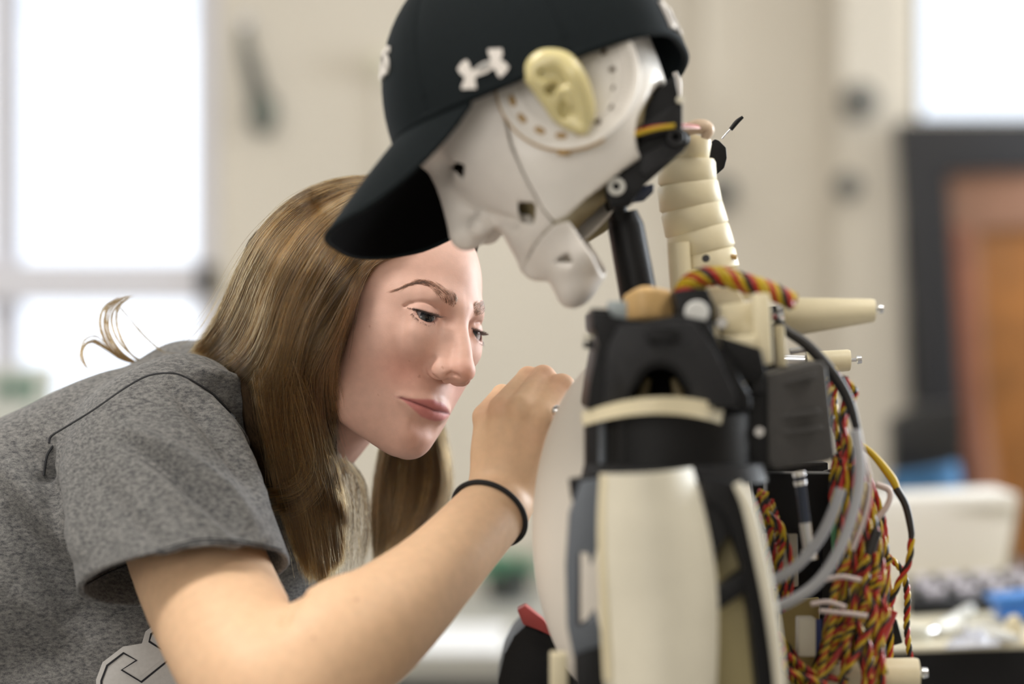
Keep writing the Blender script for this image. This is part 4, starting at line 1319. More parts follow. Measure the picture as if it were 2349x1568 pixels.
# ------------------------------------------------------------------ baseball cap on the robot's head
cap = empty('baseball_cap'); cap.location = (0, 0, 0)
tag(cap, 'black baseball cap with white stitched emblem, worn low on the robot head', 'cap')
m_cap = mat('black_twill', (0.0060, 0.0090, 0.0105), rough=0.8, spec=0.12, bump=(1500, 0.2), noise=(500, 0.2))
m_cap_in = mat('black_lining', (0.003, 0.003, 0.0035), rough=0.95, spec=0.05)
m_thread = mat('white_thread', (0.66, 0.62, 0.58), rough=0.75, spec=0.2, bump=(1200, 0.3))
P1 = np.array(RF.to_world((0, *rl(926, 352, 1.74)[1:])))
P3 = np.array(RF.to_world((0, *rl(1574, 128, 1.74)[1:])))
n2 = rl(1228, 160, DN - 0.02)
CC = (P1 + P3) / 2
ef = P1 - P3; CA = np.linalg.norm(ef) / 2; ef /= np.linalg.norm(ef)
el = L_AX - ef * (L_AX @ ef); el /= np.linalg.norm(el)
en = np.cross(ef, el); en = en if en @ U_AX > 0 else -en
CB, CH = 0.092, 0.118
def dome(th, ph, off=0.0):
    c = np.sign(np.cos(ph)) * abs(math.cos(ph)) ** 0.92; s = math.sin(ph) ** 0.95 if ph > 0 else ph
    sag = -0.009 * math.sin(th) ** 2 * (1 - math.sin(max(ph, 0)))           # the rim rises a little over the ears
    return CC + (CA + off) * math.cos(th) * c * ef + (CB + off) * math.copysign(abs(math.sin(th)) ** 0.66, math.sin(th)) * c * el + ((CH + off) * s + sag) * en
def dome_patch(name, t0, t1, nt, npb, off0, off1, mat_, parent, p0=0.0, p1=math.pi / 2):
    V, F = [], []
    for off in (off0, off1):
        for i in range(nt + 1):
            for j in range(npb + 1):
                t = t0 + (t1 - t0) * i / nt; p = p0 + (p1 - p0) * j / npb
                e = min(i, nt - i) / nt
                puff = 0.0012 * min(1, e * 8) if off == off1 else 0
                V.append(dome(t, p, off + puff))
    w = npb + 1; N_ = (nt + 1) * w
    for i in range(nt):
        for j in range(npb):
            a = i * w + j
            F.append((a, a + 1, a + w + 1, a + w)); F.append((N_ + a, N_ + a + w, N_ + a + w + 1, N_ + a + 1))
    for j in range(npb):
        for a in (j, nt * w + j): F.append((a, a + 1, N_ + a + 1, N_ + a))
    for i in range(nt):
        a = i * w; F.append((a, a + w, N_ + a + w, N_ + a))
    return from_arrays(name, V, F, mat_, parent, angle=60)
for i in range(6):
    dome_patch('crown_panel', math.radians(60 * i - 0.3 - 8), math.radians(60 * i + 60.3 - 8), 20, 20, 0.0, 0.0022, m_cap, cap)
band = tube('rim_band', [dome(2 * math.pi * i / 96, 0.0, 0.0008) for i in range(97)], 0.0030, m_cap, cap, seg=8, caps=False)
tube('rim_band', [dome(2 * math.pi * i / 96, 0.10, 0.0016) for i in range(97)], 0.0010, m_cap_in, cap, seg=6, caps=False)
for th in range(-8, 352, 60):
    tube('seam', [dome(math.radians(th), p, 0.0020) for p in np.linspace(0.02, 1.5, 24)], 0.0009, m_cap, cap, seg=6)
bm = bmesh.new(); bmesh.ops.create_uvsphere(bm, u_segments=20, v_segments=10, radius=0.006)
for v in bm.verts: v.co = Vector(CC + en * (CH + 0.003)) + v.co
from_bm('button', bm, m_cap, cap)
# peak (brim): an arched plate
def brim_pt(s, t, off):
    """s -1..1 across, t 0..1 outwards"""
    th = s * math.radians(72)
    a = dome(th, 0.0, 0.001)
    lat = s * 0.083
    ln = 0.079 * max(0.0, 1 - abs(s) ** 2.2) ** 0.75
    fwd = F_AX * 0.99 - en * 0.10; fwd = fwd - el * (fwd @ el); fwd /= np.linalg.norm(fwd)
    b = a + fwd * ln * t
    drop = (0.026 * (s * s) * t + 0.006 * t * t) * min(1.0, ln / 0.06)
    b = b - en * drop + el * (lat * 0.10 * t * ln / 0.079)
    return b + en * off
V, F = [], []
ns, ntt = 48, 14
for off in (0.0, -0.0022):
    for i in range(ns + 1):
        for j in range(ntt + 1):
            V.append(brim_pt(-1 + 2 * i / ns, j / ntt, off))
w = ntt + 1; N_ = (ns + 1) * w
for i in range(ns):
    for j in range(ntt):
        a = i * w + j
        F.append((a, a + w, a + w + 1, a + 1)); F.append((N_ + a, N_ + a + 1, N_ + a + w + 1, N_ + a + w))
for i in range(ns):
    for a in (i * w, i * w + ntt): F.append((a, a + w, N_ + a + w, N_ + a))
brim = from_arrays('peak', V, F, m_cap, cap, angle=60)
V = [brim_pt(-0.99 + 1.98 * i / ns, 0.995 * j / ntt, o_) for o_ in (-0.0024, -0.0036) for i in range(ns + 1) for j in range(ntt + 1)]
from_arrays('peak_underside', V, F, m_cap_in, brim, angle=60)
tube('peak_edge', [brim_pt(s, 1.0, -0.0016) for s in np.linspace(-0.995, 0.995, 60)], 0.0019, m_cap, brim, seg=8)
# emblem and lettering, laid on the crown
capv, capf = [], []
_TH, _PH = 120, 40
for i in range(_TH + 1):
    for j in range(_PH + 1): capv.append(tuple(dome(2 * math.pi * i / _TH, math.pi / 2 * j / _PH, 0.0036)))
for i in range(_TH):
    for j in range(_PH):
        a = i * (_PH + 1) + j; capf.append((a, a + 1, a + _PH + 2, a + _PH + 1))
CAP_BVH = BVHTree.FromPolygons(capv, capf)
def on_cap(name, poly, mat_, lift, parent, cuts=4, thick=0.0012):
    bm = bmesh.new()
    vs = [bm.verts.new((x, y, 0)) for x, y in poly]
    bm.faces.new(vs)
    bmesh.ops.triangulate(bm, faces=bm.faces[:])
    bmesh.ops.subdivide_edges(bm, edges=bm.edges[:], cuts=cuts, use_grid_fill=True)
    r = bmesh.ops.extrude_face_region(bm, geom=bm.faces[:])
    top = {v for v in r['geom'] if isinstance(v, bmesh.types.BMVert)}
    for v in bm.verts:
        v.co = ray(CAP_BVH, v.co.x, v.co.y, lift + (thick if v in top else 0), 1.66)
    return from_bm(name, bm, mat_, parent, angle=40)
e2 = lambda p: [(860 + x * 340 / 2349, 80 + y * 340 / 2349) for x, y in p]
emb = on_cap('emblem', e2([(1790, 225), (2010, 215), (2025, 300), (1990, 400), (2060, 430), (2125, 510), (2080, 590), (1990, 675), (1945, 640), (1910, 550), (1870, 530), (1760, 605), (1600, 660), (1585, 700), (1610, 850), (1375, 860), (1370, 815), (1415, 720), (1420, 660), (1360, 625), (1305, 540), (1370, 440), (1450, 390), (1490, 440), (1520, 540), (1550, 565), (1640, 480), (1740, 425), (1830, 410), (1830, 370), (1795, 290)]), m_thread, 0.0, cap)
on_cap('emblem_eye', e2([(1600, 545), (1680, 480), (1770, 440), (1830, 440), (1760, 500), (1680, 535)]), mat('grey_thread', (0.24, 0.25, 0.25), rough=0.8), 0.0013, emb)
def lettering(text, size, origin, xdir, ydir, parent, name='lettering'):
    """raised stitched letters laid along two directions on the crown"""
    cu = bpy.data.curves.new('t', 'FONT'); cu.body = text; cu.size = 1.0; cu.extrude = 0.0; cu.resolution_u = 3; cu.offset = 0.02
    tmp = bpy.data.objects.new('t', cu); SC.collection.objects.link(tmp)
    dg = bpy.context.evaluated_depsgraph_get()
    me = bpy.data.meshes.new_from_object(tmp.evaluated_get(dg))
    bpy.data.objects.remove(tmp); 
    bm = bmesh.new(); bm.from_mesh(me); bpy.data.meshes.remove(me)
    bmesh.ops.subdivide_edges(bm, edges=bm.edges[:], cuts=1)
    r = bmesh.ops.extrude_face_region(bm, geom=bm.faces[:])
    top = {v for v in r['geom'] if isinstance(v, bmesh.types.BMVert)}
    for v in bm.verts:
        p = np.array(origin) + np.array(xdir) * v.co.x * size + np.array(ydir) * v.co.y * size * 1.5
        dv = Vector(p - (CC + en * 0.03)).normalized()
        h = CAP_BVH.ray_cast(Vector(CC + en * 0.03), dv)
        v.co = (h[0] if h[0] is not None else Vector(p)) + dv * (0.0018 if v in top else -0.001)
    return from_bm(name, bm, m_thread, parent, angle=40)
# front: the end of a word runs round from the hidden side; back: a word begins
lettering('GS', 0.022, np.array(dome(math.radians(17), 0.36)), el * 0.98 - ef * 0.1, en, cap)
lettering('DO', 0.019, np.array(dome(math.radians(166), 0.03)), -el, en, cap)

# ------------------------------------------------------------------ robot: neck, shoulder, arm, electronics
RB = robot
# --- linkage behind the head
prism('head_bracket', [(1455, 330), (1468, 270), (1500, 215), (1548, 172), (1560, 235), (1566, 292), (1500, 305)], 1.690, 0.03, m_black, RB)
prism('head_bracket', [(1470, 285), (1540, 240), (1566, 236), (1566, 296), (1470, 320)], 1.684, 0.02, m_dark, RB)
disc_cam('bolt', 1560, 228, 1.680, 9, 0.006, m_bone, RB)
rodpx('back_rib', [(1548, 165), (1556, 190), (1558, 225)], [6, 8, 5], 1.75, m_shell, RB)
prism('dark_backing', [(1890, 1080), (1990, 1060), (2030, 1250), (2032, 1420), (1990, 1640), (1880, 1640)], 1.875, 0.01, m_black, RB)  # black panel added to stand in for the dark gaps between the wires
lever = prism('lever', [(1400, 405), (1470, 352), (1462, 318), (1535, 292), (1562, 290), (1580, 306), (1580, 332), (1562, 350), (1478, 410), (1450, 470), (1400, 478), (1388, 440)], 1.690, 0.026, m_black, RB, bevel=0.003)
prism('lever_plate', [(1472, 352), (1528, 325), (1572, 345), (1482, 408), (1466, 392)], 1.6875, 0.004, m_dark, lever)
disc_cam('bolt', 1550, 314, 1.682, 22, 0.010, m_dark, lever, hole=0.45)
disc_cam('bolt', 1414, 427, 1.682, 21, 0.010, mat('white_washer', (0.60, 0.59, 0.55), rough=0.5), lever, hole=0.42)
prism('servo_tab', [(1440, 448), (1470, 428), (1500, 420), (1500, 440), (1478, 460), (1440, 466)], 1.735, 0.012, mat('blue_black_plastic', (0.025, 0.035, 0.075), rough=0.35), RB)
prism('jaw_servo', [(1326, 500), (1388, 440), (1400, 520), (1392, 528), (1346, 556), (1330, 530)], 1.775, 0.03, mat('drab_plastic', (0.30, 0.25, 0.13), rough=0.55, noise=(60, .1)), RB)
prism('jaw_servo', [(1296, 512), (1322, 478), (1328, 486), (1326, 510), (1308, 532)], 1.735, 0.012, m_shell, RB)
rodpx('jaw_rod', [(1312, 530), (1335, 552)], 7, 1.745, m_dark, RB)
rodpx('piston', [(1400, 420), (1412, 470), (1426, 505)], [22, 24, 20], 1.745, m_black, RB)
rodpx('piston', [(1428, 488), (1436, 520), (1470, 705)], [34, 42, 44], 1.750, m_black, RB, seg=8, curve=False)
rodpx('sensor_wire', [(1440, 313), (1500, 296), (1548, 288)], 5.5, 1.672, mat('yellow_wire', (0.50, 0.34, 0.010), rough=0.45), RB)
rodpx('sensor_wire', [(1445, 305, 1.675), (1500, 290, 1.675), (1560, 286, 1.70), (1602, 290, 1.78)], 3.2, 1.70, mat('red_wire', (0.38, 0.018, 0.012), rough=0.45), RB)
rodpx('sensor_wire', [(1540, 294, 1.69), (1575, 292, 1.73), (1604, 294, 1.78)], 3.2, 1.73, mat('pink_wire', (0.62, 0.36, 0.32), rough=0.5), RB)
# --- neck: stacked rings
NK = [(1588, 318, 46), (1576, 372, 66), (1577, 425, 71), (1586, 478, 73), (1600, 530, 74), (1614, 582, 74)]
for i, (x, y, r) in enumerate(NK):
    nx = NK[i + 1] if i + 1 < len(NK) else (1622, 625, 70)
    dx, dy = nx[0] - x, nx[1] - y
    rodpx('neck_ring', [(x - dx * .1, y - dy * .12), (x + dx * 0.06, y + dy * 0.04), (x + dx * 0.9, y + dy * 0.9), (x + dx * 1.02, y + dy * 1.02)], [r * 0.93, r, r + 2, r - 4], 1.815, m_cream, RB, seg=32, curve=False)
prism('neck_base', [(1560, 615), (1680, 615), (1690, 660), (1690, 800), (1560, 800)], 1.79, 0.05, m_cream, RB, bevel=0.004)
prism('back_plate', [(1560, 720), (1800, 700), (1800, 1070), (1560, 1070)], 1.83, 0.02, m_black, RB)
tube('cross_shaft', [A(1550, 314, 1.70), A(1566, 318, 1.80)], 0.006, m_dark, RB, seg=14)
tube('cross_shaft', [A(1414, 427, 1.70), A(1420, 440, 1.77)], 0.005, m_dark, RB, seg=14)
tube('cross_shaft', [A(1700, 760, 1.66), A(1720, 760, 1.84)], 0.008, m_cream, RB, seg=14)
tube('cross_shaft', [A(1800, 728, 1.765), A(1770, 740, 1.84)], 0.006, m_steel, RB, seg=12)
tube('cross_shaft', [A(1850, 832, 1.85), A(1780, 830, 1.84)], 0.006, m_steel, RB, seg=12)
rodpx('neck_cap', [(1568, 300), (1600, 290), (1622, 296), (1618, 318)], [14, 17, 17, 10], 1.79, mat('flesh_resin', (0.66, 0.50, 0.36), rough=0.4), RB)
rodpx('neck_post', [(1556, 556), (1560, 620), (1566, 700)], 26, 1.79, m_cream, RB, seg=20)
disc_cam('bolt', 1620, 592, 1.770, 9, 0.006, mat('dark_screw', (0.05, 0.05, 0.055), rough=0.35, metal=0.6), RB)
rodpx('bolt', [(1676, 588), (1690, 590)], 6, 1.80, m_amber, RB)
prism('neck_sensor', [(1627, 330), (1640, 318), (1650, 322), (1666, 338), (1668, 362), (1662, 385), (1645, 400), (1630, 388), (1634, 372), (1625, 355)], 1.845, 0.012, m_black, RB)
rodpx('sensor_lead', [(1656, 318), (1668, 304), (1680, 292)], 2, 1.85, m_steel, RB)
rodpx('sensor_lead', [(1676, 297), (1690, 280), (1704, 268)], [5, 5.5, 3.5], 1.85, m_black, RB)
# --- chest shell in front of the hand
fch = Field()
CH_C = A(1452, 1215, 1.765)
fch.ell(WORLD, CH_C, (0.0735, 0.055, 0.134))
fch.ell(WORLD, CH_C + np.array((0, 0.012, 0)), (0.070, 0.052, 0.131), op='s')
fch.func(WORLD, lambda p: (p[:, 1] - np.float32(CH_C[1] + 0.02)), CH_C, 5, op='i')
fch.rod(WORLD, [(A(1200, 1310, 1.73), .0008), (A(1260, 1302, 1.715), .0008), (A(1330, 1296, 1.712), .0008)], op='s', n=3)
V, F = fch.mesh(CH_C - 0.16, CH_C + 0.16, 0.0021, smooth=1)
o = from_arrays('chest_shell', V, F, mat('chest_white', (0.80, 0.745, 0.67), rough=0.5, noise=(20, 0.03)), RB); o['label'] = 'off-white curved chest shell'
# --- shoulder block
sh = prism('shoulder_block', [(1355, 712), (1404, 716), (1406, 738), (1480, 736), (1560, 722), (1628, 735), (1652, 790), (1690, 850), (1722, 905), (1724, 940), (1578, 940), (1577, 892), (1575, 876), (1569, 861), (1559, 848), (1546, 838), (1531, 832), (1515, 830), (1499, 832), (1484, 838), (1471, 848), (1461, 861), (1455, 876), (1453, 892), (1452, 940), (1344, 940), (1352, 880), (1366, 800), (1380, 768), (1357, 760)], 1.600, 0.13, m_black, RB, bevel=0.003)
sh['label'] = 'black printed shoulder block with round opening'
prism('shoulder_face', [(1420, 744), (1590, 735), (1640, 800), (1690, 905), (1690, 932), (1588, 932), (1587, 892), (1585, 873), (1577, 856), (1566, 841), (1551, 830), (1534, 822), (1515, 820), (1496, 822), (1479, 830), (1464, 841), (1453, 856), (1445, 873), (1443, 892), (1442, 932), (1385, 932), (1392, 800)], 1.594, 0.012, m_dark, sh, bevel=0.002)
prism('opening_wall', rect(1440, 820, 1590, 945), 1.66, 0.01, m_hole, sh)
for x0, s in ((1466, 1), (1566, -1)):
    rodpx('cable_boss', [(x0, 930), (x0 + 14 * s, 890), (x0 + 22 * s, 868)], [14, 11, 6], 1.64, mat('olive_tan_plastic', (0.26, 0.20, 0.10), rough=0.5), sh)
prism('lug', [(1480, 755), (1500, 748), (1540, 748), (1560, 756), (1552, 790), (1530, 775), (1508, 775), (1490, 790)], 1.586, 0.012, m_black, sh)
prism('top_frame', [(1357, 706), (1398, 708), (1398, 742), (1357, 745)], 1.61, 0.05, m_black, RB)
prism('top_frame', rect(1395, 690, 1438, 736), 1.62, 0.03, mat('clear_grey_plastic', (0.30, 0.34, 0.35), rough=0.3), RB)
prism('top_frame', [(1545, 668), (1622, 660), (1640, 700), (1640, 770), (1560, 745)], 1.63, 0.05, m_black, RB)
disc_cam('end_cap', 1600, 716, 1.615, 27, 0.02, mat('pale_cap', (0.62, 0.62, 0.60), rough=0.5), RB)
rodpx('side_screw', [(1338, 790), (1362, 792)], [7, 9], 1.64, m_black, RB); rodpx('side_screw', [(1338, 772), (1362, 774)], [5, 5], 1.66, m_bone, RB)
# tan servo horn
fk = Field()
for i in range(5):
    y = 672 + i * 13
    fk.rod(WORLD, [(A(1440 - i, y + 14, 1.672), .0038), (A(1478, y - 2, 1.662), .0045), (A(1530 + i, y + 4, 1.672), .0038)], k=.0012, n=4)
fk.ell(WORLD, A(1482, 716, 1.682), (.018, .012, .018), k=.003)
V, F = fk.mesh(A(1480, 710, 1.68) - .05, A(1480, 710, 1.68) + .05, .0014)
from_arrays('servo_horn', V, F, mat('tan_resin', (0.62, 0.40, 0.17), rough=0.45, noise=(120, .15)), RB)
# --- belt and turret
panel('belt', [(1334, 946), (1338, 976)], [(1662, 930), (1654, 972)], 1.612, 0.040, m_cream, RB, rows=8, cols=30, thick=0.010, arch=30)
drum = ring_h('turret', 1530, 1010, 1.648, 190, 68, m_black, RB)
for x in (1382, 1428, 1462, 1480): rodpx('turret_rib', [(x, 962), (x, 1062)], 9 if x < 1440 else 6, 1.620 if x < 1400 else 1.612, m_grey if x in (1382,) else m_dark, drum)  # leftmost rib grey-blue: a highlight on the turret put into the colour
ring_h('turret_flange', 1545, 1082, 1.648, 205, 22, m_dark, RB, r2=214)
# --- upper arm
arm = prism('arm_frame', [(1604, 1092), (1690, 1108), (1722, 1180), (1752, 1300), (1778, 1440), (1796, 1660), (1745, 1660), (1722, 1430), (1702, 1300), (1672, 1180), (1640, 1150), (1620, 1160)], 1.575, 0.03, m_black, RB)
arm['label'] = 'black open-frame arm side'
prism('arm_frame', [(1612, 1140), (1672, 1170), (1690, 1215), (1652, 1245), (1640, 1300)], 1.580, 0.025, m_black, RB)
prism('arm_frame', [(1645, 1350), (1712, 1300), (1730, 1345), (1650, 1400)], 1.578, 0.022, m_black, RB)
prism('arm_back_panel', [(1630, 1160), (1740, 1180), (1790, 1660), (1640, 1660)], 1.605, 0.006, mat('aged_cream_plastic', (0.42, 0.35, 0.17), rough=0.5), RB)
cover = panel('arm_cover', [(1376, 1086), (1370, 1200), (1374, 1330), (1384, 1480), (1392, 1660)], [(1588, 1072), (1618, 1180), (1642, 1310), (1648, 1450), (1640, 1660)], 1.570, 0.028, m_bone, RB, rows=40, cols=20)
cover['label'] = 'long cream arm cover'
rodpx('arm_cover_edge', [(1388, 1090), (1384, 1230), (1388, 1400), (1396, 1560)], 12, 1.566, m_cream, RB)
rodpx('arm_trim', [(1690, 1108), (1718, 1165), (1745, 1280), (1768, 1400), (1784, 1520), (1796, 1660)], [10, 15, 16, 15, 14, 13], 1.572, m_bone, RB, seg=14)
prism('arm_strut', [(1332, 1104), (1378, 1096), (1376, 1240), (1356, 1300), (1352, 1262), (1322, 1262), (1318, 1440), (1342, 1440), (1366, 1400), (1384, 1470), (1360, 1515), (1316, 1510), (1302, 1440), (1298, 1300), (1306, 1180)], 1.585, 0.02, m_grey, RB)
prism('arm_strut', [(1318, 1500), (1382, 1480), (1392, 1660), (1322, 1660)], 1.582, 0.02, m_black, RB)
prism('arm_strut', [(1305, 1100), (1376, 1088), (1376, 1128), (1312, 1150)], 1.590, 0.02, m_black, RB)
prism('arm_tie', rect(1318, 1255, 1332, 1445), 1.60, 0.008, mat('brown_black_plastic', (0.05, 0.03, 0.03), rough=0.5), RB)
prism('hip_post', rect(1262, 1500, 1302, 1640), 1.62, 0.02, m_cream, RB)
# the other arm's black forearm cover with a red edge, further back
prism('far_arm_cover', [(1292, 1470), (1240, 1440), (1206, 1432), (1178, 1458), (1156, 1500), (1142, 1560), (1138, 1660), (1330, 1660), (1330, 1480)], 1.99, 0.10, m_black, RB, bevel=0.004)
prism('far_arm_trim', [(1186, 1398), (1206, 1388), (1245, 1420), (1290, 1462), (1296, 1474), (1240, 1446), (1200, 1432)], 1.985, 0.02, mat('red_plastic', (0.40, 0.055, 0.05), rough=0.45), RB)
# --- motor housing on the right of the shoulder
m_motor = mat('brown_grey_plastic', (0.050, 0.047, 0.046), rough=0.45, spec=0.4, bump=(120, 0.3))
mh = prism('motor_housing', [(1758, 858), (1880, 826), (1896, 834), (1918, 1048), (1902, 1058), (1776, 1078), (1760, 1060)], 1.665, 0.07, m_motor, RB, bevel=0.004, tilt=0.0001)
mh['label'] = 'charcoal square motor housing'
prism('housing_side', [(1700, 880), (1756, 862), (1762, 1110), (1722, 1100), (1700, 1060)], 1.650, 0.06, m_black, RB)
prism('housing_side', [(1720, 850), (1752, 846), (1756, 900), (1724, 905)], 1.642, 0.02, m_dark, RB)
for q in ([(1770, 952), (1880, 938), (1882, 950), (1772, 964)], [(1774, 990), (1886, 976), (1888, 986), (1776, 1000)], [(1770, 880), (1872, 856), (1873, 866), (1772, 890)]):
    prism('housing_rail', q, 1.660, 0.006, m_motor, mh, bevel=0.001)
disc_cam('bolt', 1700, 868, 1.635, 16, 0.01, mat('brass', (0.45, 0.34, 0.12), rough=0.3, metal=0.8), RB)
disc_cam('bolt', 1742, 990, 1.638, 12, 0.008, m_steel, RB)
prism('shoulder_link', [(1650, 770), (1745, 800), (1760, 860), (1700, 880), (1670, 830)], 1.63, 0.05, m_black, RB)
# --- cream brackets and stand-offs
for q, dd in (([(1624, 660), (1690, 655), (1712, 700), (1712, 745), (1636, 745)], 1.70), ([(1650, 700), (1730, 690), (1735, 765), (1655, 770)], 1.66), ([(1643, 775), (1735, 768), (1735, 800), (1660, 808)], 1.635), ([(1728, 672), (1766, 672), (1774, 835), (1738, 838), (1732, 780)], 1.640), ([(1782, 745), (1800, 745), (1806, 842), (1784, 842)], 1.69), ([(1690, 640), (1730, 650), (1745, 680), (1700, 690)], 1.72)):
    prism('bracket', q, dd, 0.018, m_cream, RB, bevel=0.002)
disc_cam('bolt', 1656, 740, 1.652, 14, 0.008, m_steel, RB)
rodpx('stand_off', [(1796, 728), (1806, 727), (2000, 712), (2006, 712)], [40, 46, 27, 25], 1.765, m_cream, RB, seg=28, curve=False)
rodpx('stand_off_collar', [(1784, 735), (1800, 733)], [34, 38], 1.765, m_steel, RB, seg=24)
rodpx('screw', [(2004, 710), (2014, 709), (2016, 709), (2026, 708)], [5, 5, 11, 9], 1.765, m_steel, RB, curve=False)
rodpx('stand_off', [(1850, 832), (1946, 826), (1950, 826)], [26, 25, 23], 1.850, m_cream, RB, seg=24, curve=False)
rodpx('screw', [(1948, 826), (1964, 825), (1966, 825), (1976, 824)], [4, 4, 10, 9], 1.850, m_steel, RB, curve=False)
rodpx('stand_off', [(1850, 800), (1812, 806)], [7, 7], 1.80, m_steel, RB)
rodpx('stand_off', [(1880, 1556), (1896, 1555), (2100, 1548), (2106, 1548)], [40, 44, 40, 38], 1.78, m_cream, RB, seg=28, curve=False)
rodpx('screw', [(2104, 1544), (2114, 1543), (2116, 1543), (2128, 1542)], [6, 6, 13, 11], 1.78, m_steel, RB, curve=False)
# --- electronics bay
prism('spine_frame', [(1720, 1060), (1900, 1060), (1905, 1700), (1800, 1700), (1745, 1250)], 1.90, 0.03, m_black, RB)
prism('spine_frame', rect(1760, 1085, 1912, 1218), 1.80, 0.03, m_black, RB)
prism('bay_panel', [(1750, 1224), (1830, 1222), (1832, 1345), (1770, 1350)], 1.81, 0.006, m_bone, RB)
prism('bay_panel', [(1788, 1380), (1880, 1370), (1885, 1660), (1790, 1660)], 1.83, 0.006, mat('straw_plastic', (0.45, 0.36, 0.14), rough=0.5), RB)
prism('bay_post', rect(1832, 1418, 1872, 1506), 1.76, 0.02, m_bone, RB)
prism('circuit_board', [(1902, 1120), (1930, 1116), (1948, 1300), (1926, 1312), (1910, 1300)], 1.79, 0.002, mat('green_board', (0.10, 0.30, 0.14), rough=0.4), RB, bevel=0.0)
prism('circuit_board', rect(1870, 1420, 1885, 1560), 1.77, 0.002, mat('blue_board', (0.03, 0.05, 0.22), rough=0.4), RB, bevel=0.0)
rodpx('damper_rod', [(1832, 1082), (1834, 1092)], 15, 1.735, m_chrome, RB, seg=16); rodpx('damper_rod', [(1835, 1102), (1837, 1112)], 15, 1.735, m_chrome, RB, seg=16)
rodpx('damper_rod', [(1834, 1090), (1848, 1200)], 13, 1.737, mat('blue_steel', (0.05, 0.06, 0.09), rough=0.25, metal=0.7), RB, seg=16)
rodpx('damper_rod', [(1847, 1198), (1856, 1262)], 14, 1.736, m_steel, RB, seg=16); rodpx('damper_rod', [(1855, 1258), (1858, 1282)], 19, 1.736, m_chrome, RB, seg=16)
# --- wiring
W_Y = mat('yellow_wire', (0.50, 0.34, 0.010)); W_R = mat('red_wire', (0.38, 0.018, 0.012))
W_K = mat('black_wire', (0.015, 0.013, 0.013), rough=0.45); W_G = mat('grey_cable', (0.36, 0.36, 0.38), rough=0.5); W_P = mat('pale_wire', (0.55, 0.45, 0.42), rough=0.5)
def twist(pts, d, rpx, amp, turns, cols, phase=0.0, name='wire'):
    """wires wound round one another along a line of pixels"""
    P = spline([A(p[0], p[1], p[2] if len(p) > 2 else d) for p in pts], 14)
    T = np.gradient(P, axis=0); T /= np.linalg.norm(T, axis=1, keepdims=True)
    n1 = np.cross(T, (0, 1, 0)); n1 /= np.maximum(np.linalg.norm(n1, axis=1, keepdims=True), 1e-9); n2 = np.cross(T, n1)
    t = np.linspace(0, 1, len(P)); k = d / FPX
    for i, c in enumerate(cols):
        a = 2 * math.pi * (turns * t + i / len(cols)) + phase
        Q = P + amp * k * (np.cos(a)[:, None] * n1 + np.sin(a)[:, None] * n2)
        tube(name, Q, rpx * k, c, RB, seg=6)
twist([(1540, 735), (1555, 690), (1585, 645), (1640, 630), (1705, 645), (1765, 665), (1820, 692)], 1.68, 6.5, 15, 4.2, [W_Y, W_R, W_K, W_Y, W_R, W_Y])
twist([(1548, 735), (1560, 700), (1590, 660), (1645, 644), (1710, 660), (1770, 678), (1825, 695)], 1.69, 6, 8, 5.0, [W_R, W_Y, W_K], 1.0)
twist([(1730, 668), (1755, 700), (1775, 730)], 1.70, 4, 4, 2, [W_R, W_K])
rodpx('black_sleeve', [(1776, 722), (1800, 755), (1850, 790), (1905, 850), (1945, 915), (1968, 990)], [7, 11, 13, 14, 13, 9], 1.72, W_K, RB)
rodpx('grey_cable', [(1962, 985), (1972, 1060), (1966, 1140), (1930, 1250), (1875, 1335), (1800, 1385), (1740, 1402)], 13, 1.675, W_G, RB)
rodpx('grey_cable', [(1928, 1120), (1912, 1170), (1880, 1235), (1830, 1295), (1780, 1328), (1740, 1345)], 13, 1.690, W_G, RB)
rodpx('grey_cable', [(1980, 1040), (1995, 1110), (1985, 1180), (1955, 1260)], 6, 1.70, W_P, RB)
rodpx('loop_cable', [(1965, 1010), (2005, 1045), (2045, 1095), (2058, 1122)], [6, 8, 10, 8], 1.80, W_Y, RB)
rodpx('loop_cable', [(2055, 1118), (2078, 1160), (2090, 1215), (2090, 1240)], [9, 9, 8, 6], 1.80, W_K, RB)
twist([(2091, 1235), (2084, 1290), (2060, 1340), (2040, 1390), (2030, 1420)], 1.80, 5, 4, 2.5, [W_Y, W_R, W_K])
twist([(1990, 1240), (2030, 1270), (2070, 1310), (2082, 1370), (2080, 1440), (2090, 1520)], 1.82, 4.2, 4, 7, [W_Y, W_R, W_K])
rodpx('pale_loop', [(1960, 1270), (1995, 1210), (2035, 1160), (2040, 1125), (2010, 1110)], 7, 1.78, W_P, RB)
rodpx('connector', [(2046, 1398), (2014, 1470)], [15, 17], 1.79, mat('red_shrink', (0.36, 0.02, 0.015), rough=0.45), RB)
prism('connector', [(2044, 1412), (2058, 1420), (2072, 1474), (2040, 1484)], 1.80, 0.008, m_black, RB)
rodpx('sleeve', [(2012, 1215), (1998, 1260), (1990, 1300)], 13, 1.745, W_K, RB)
rw = random.Random(5)
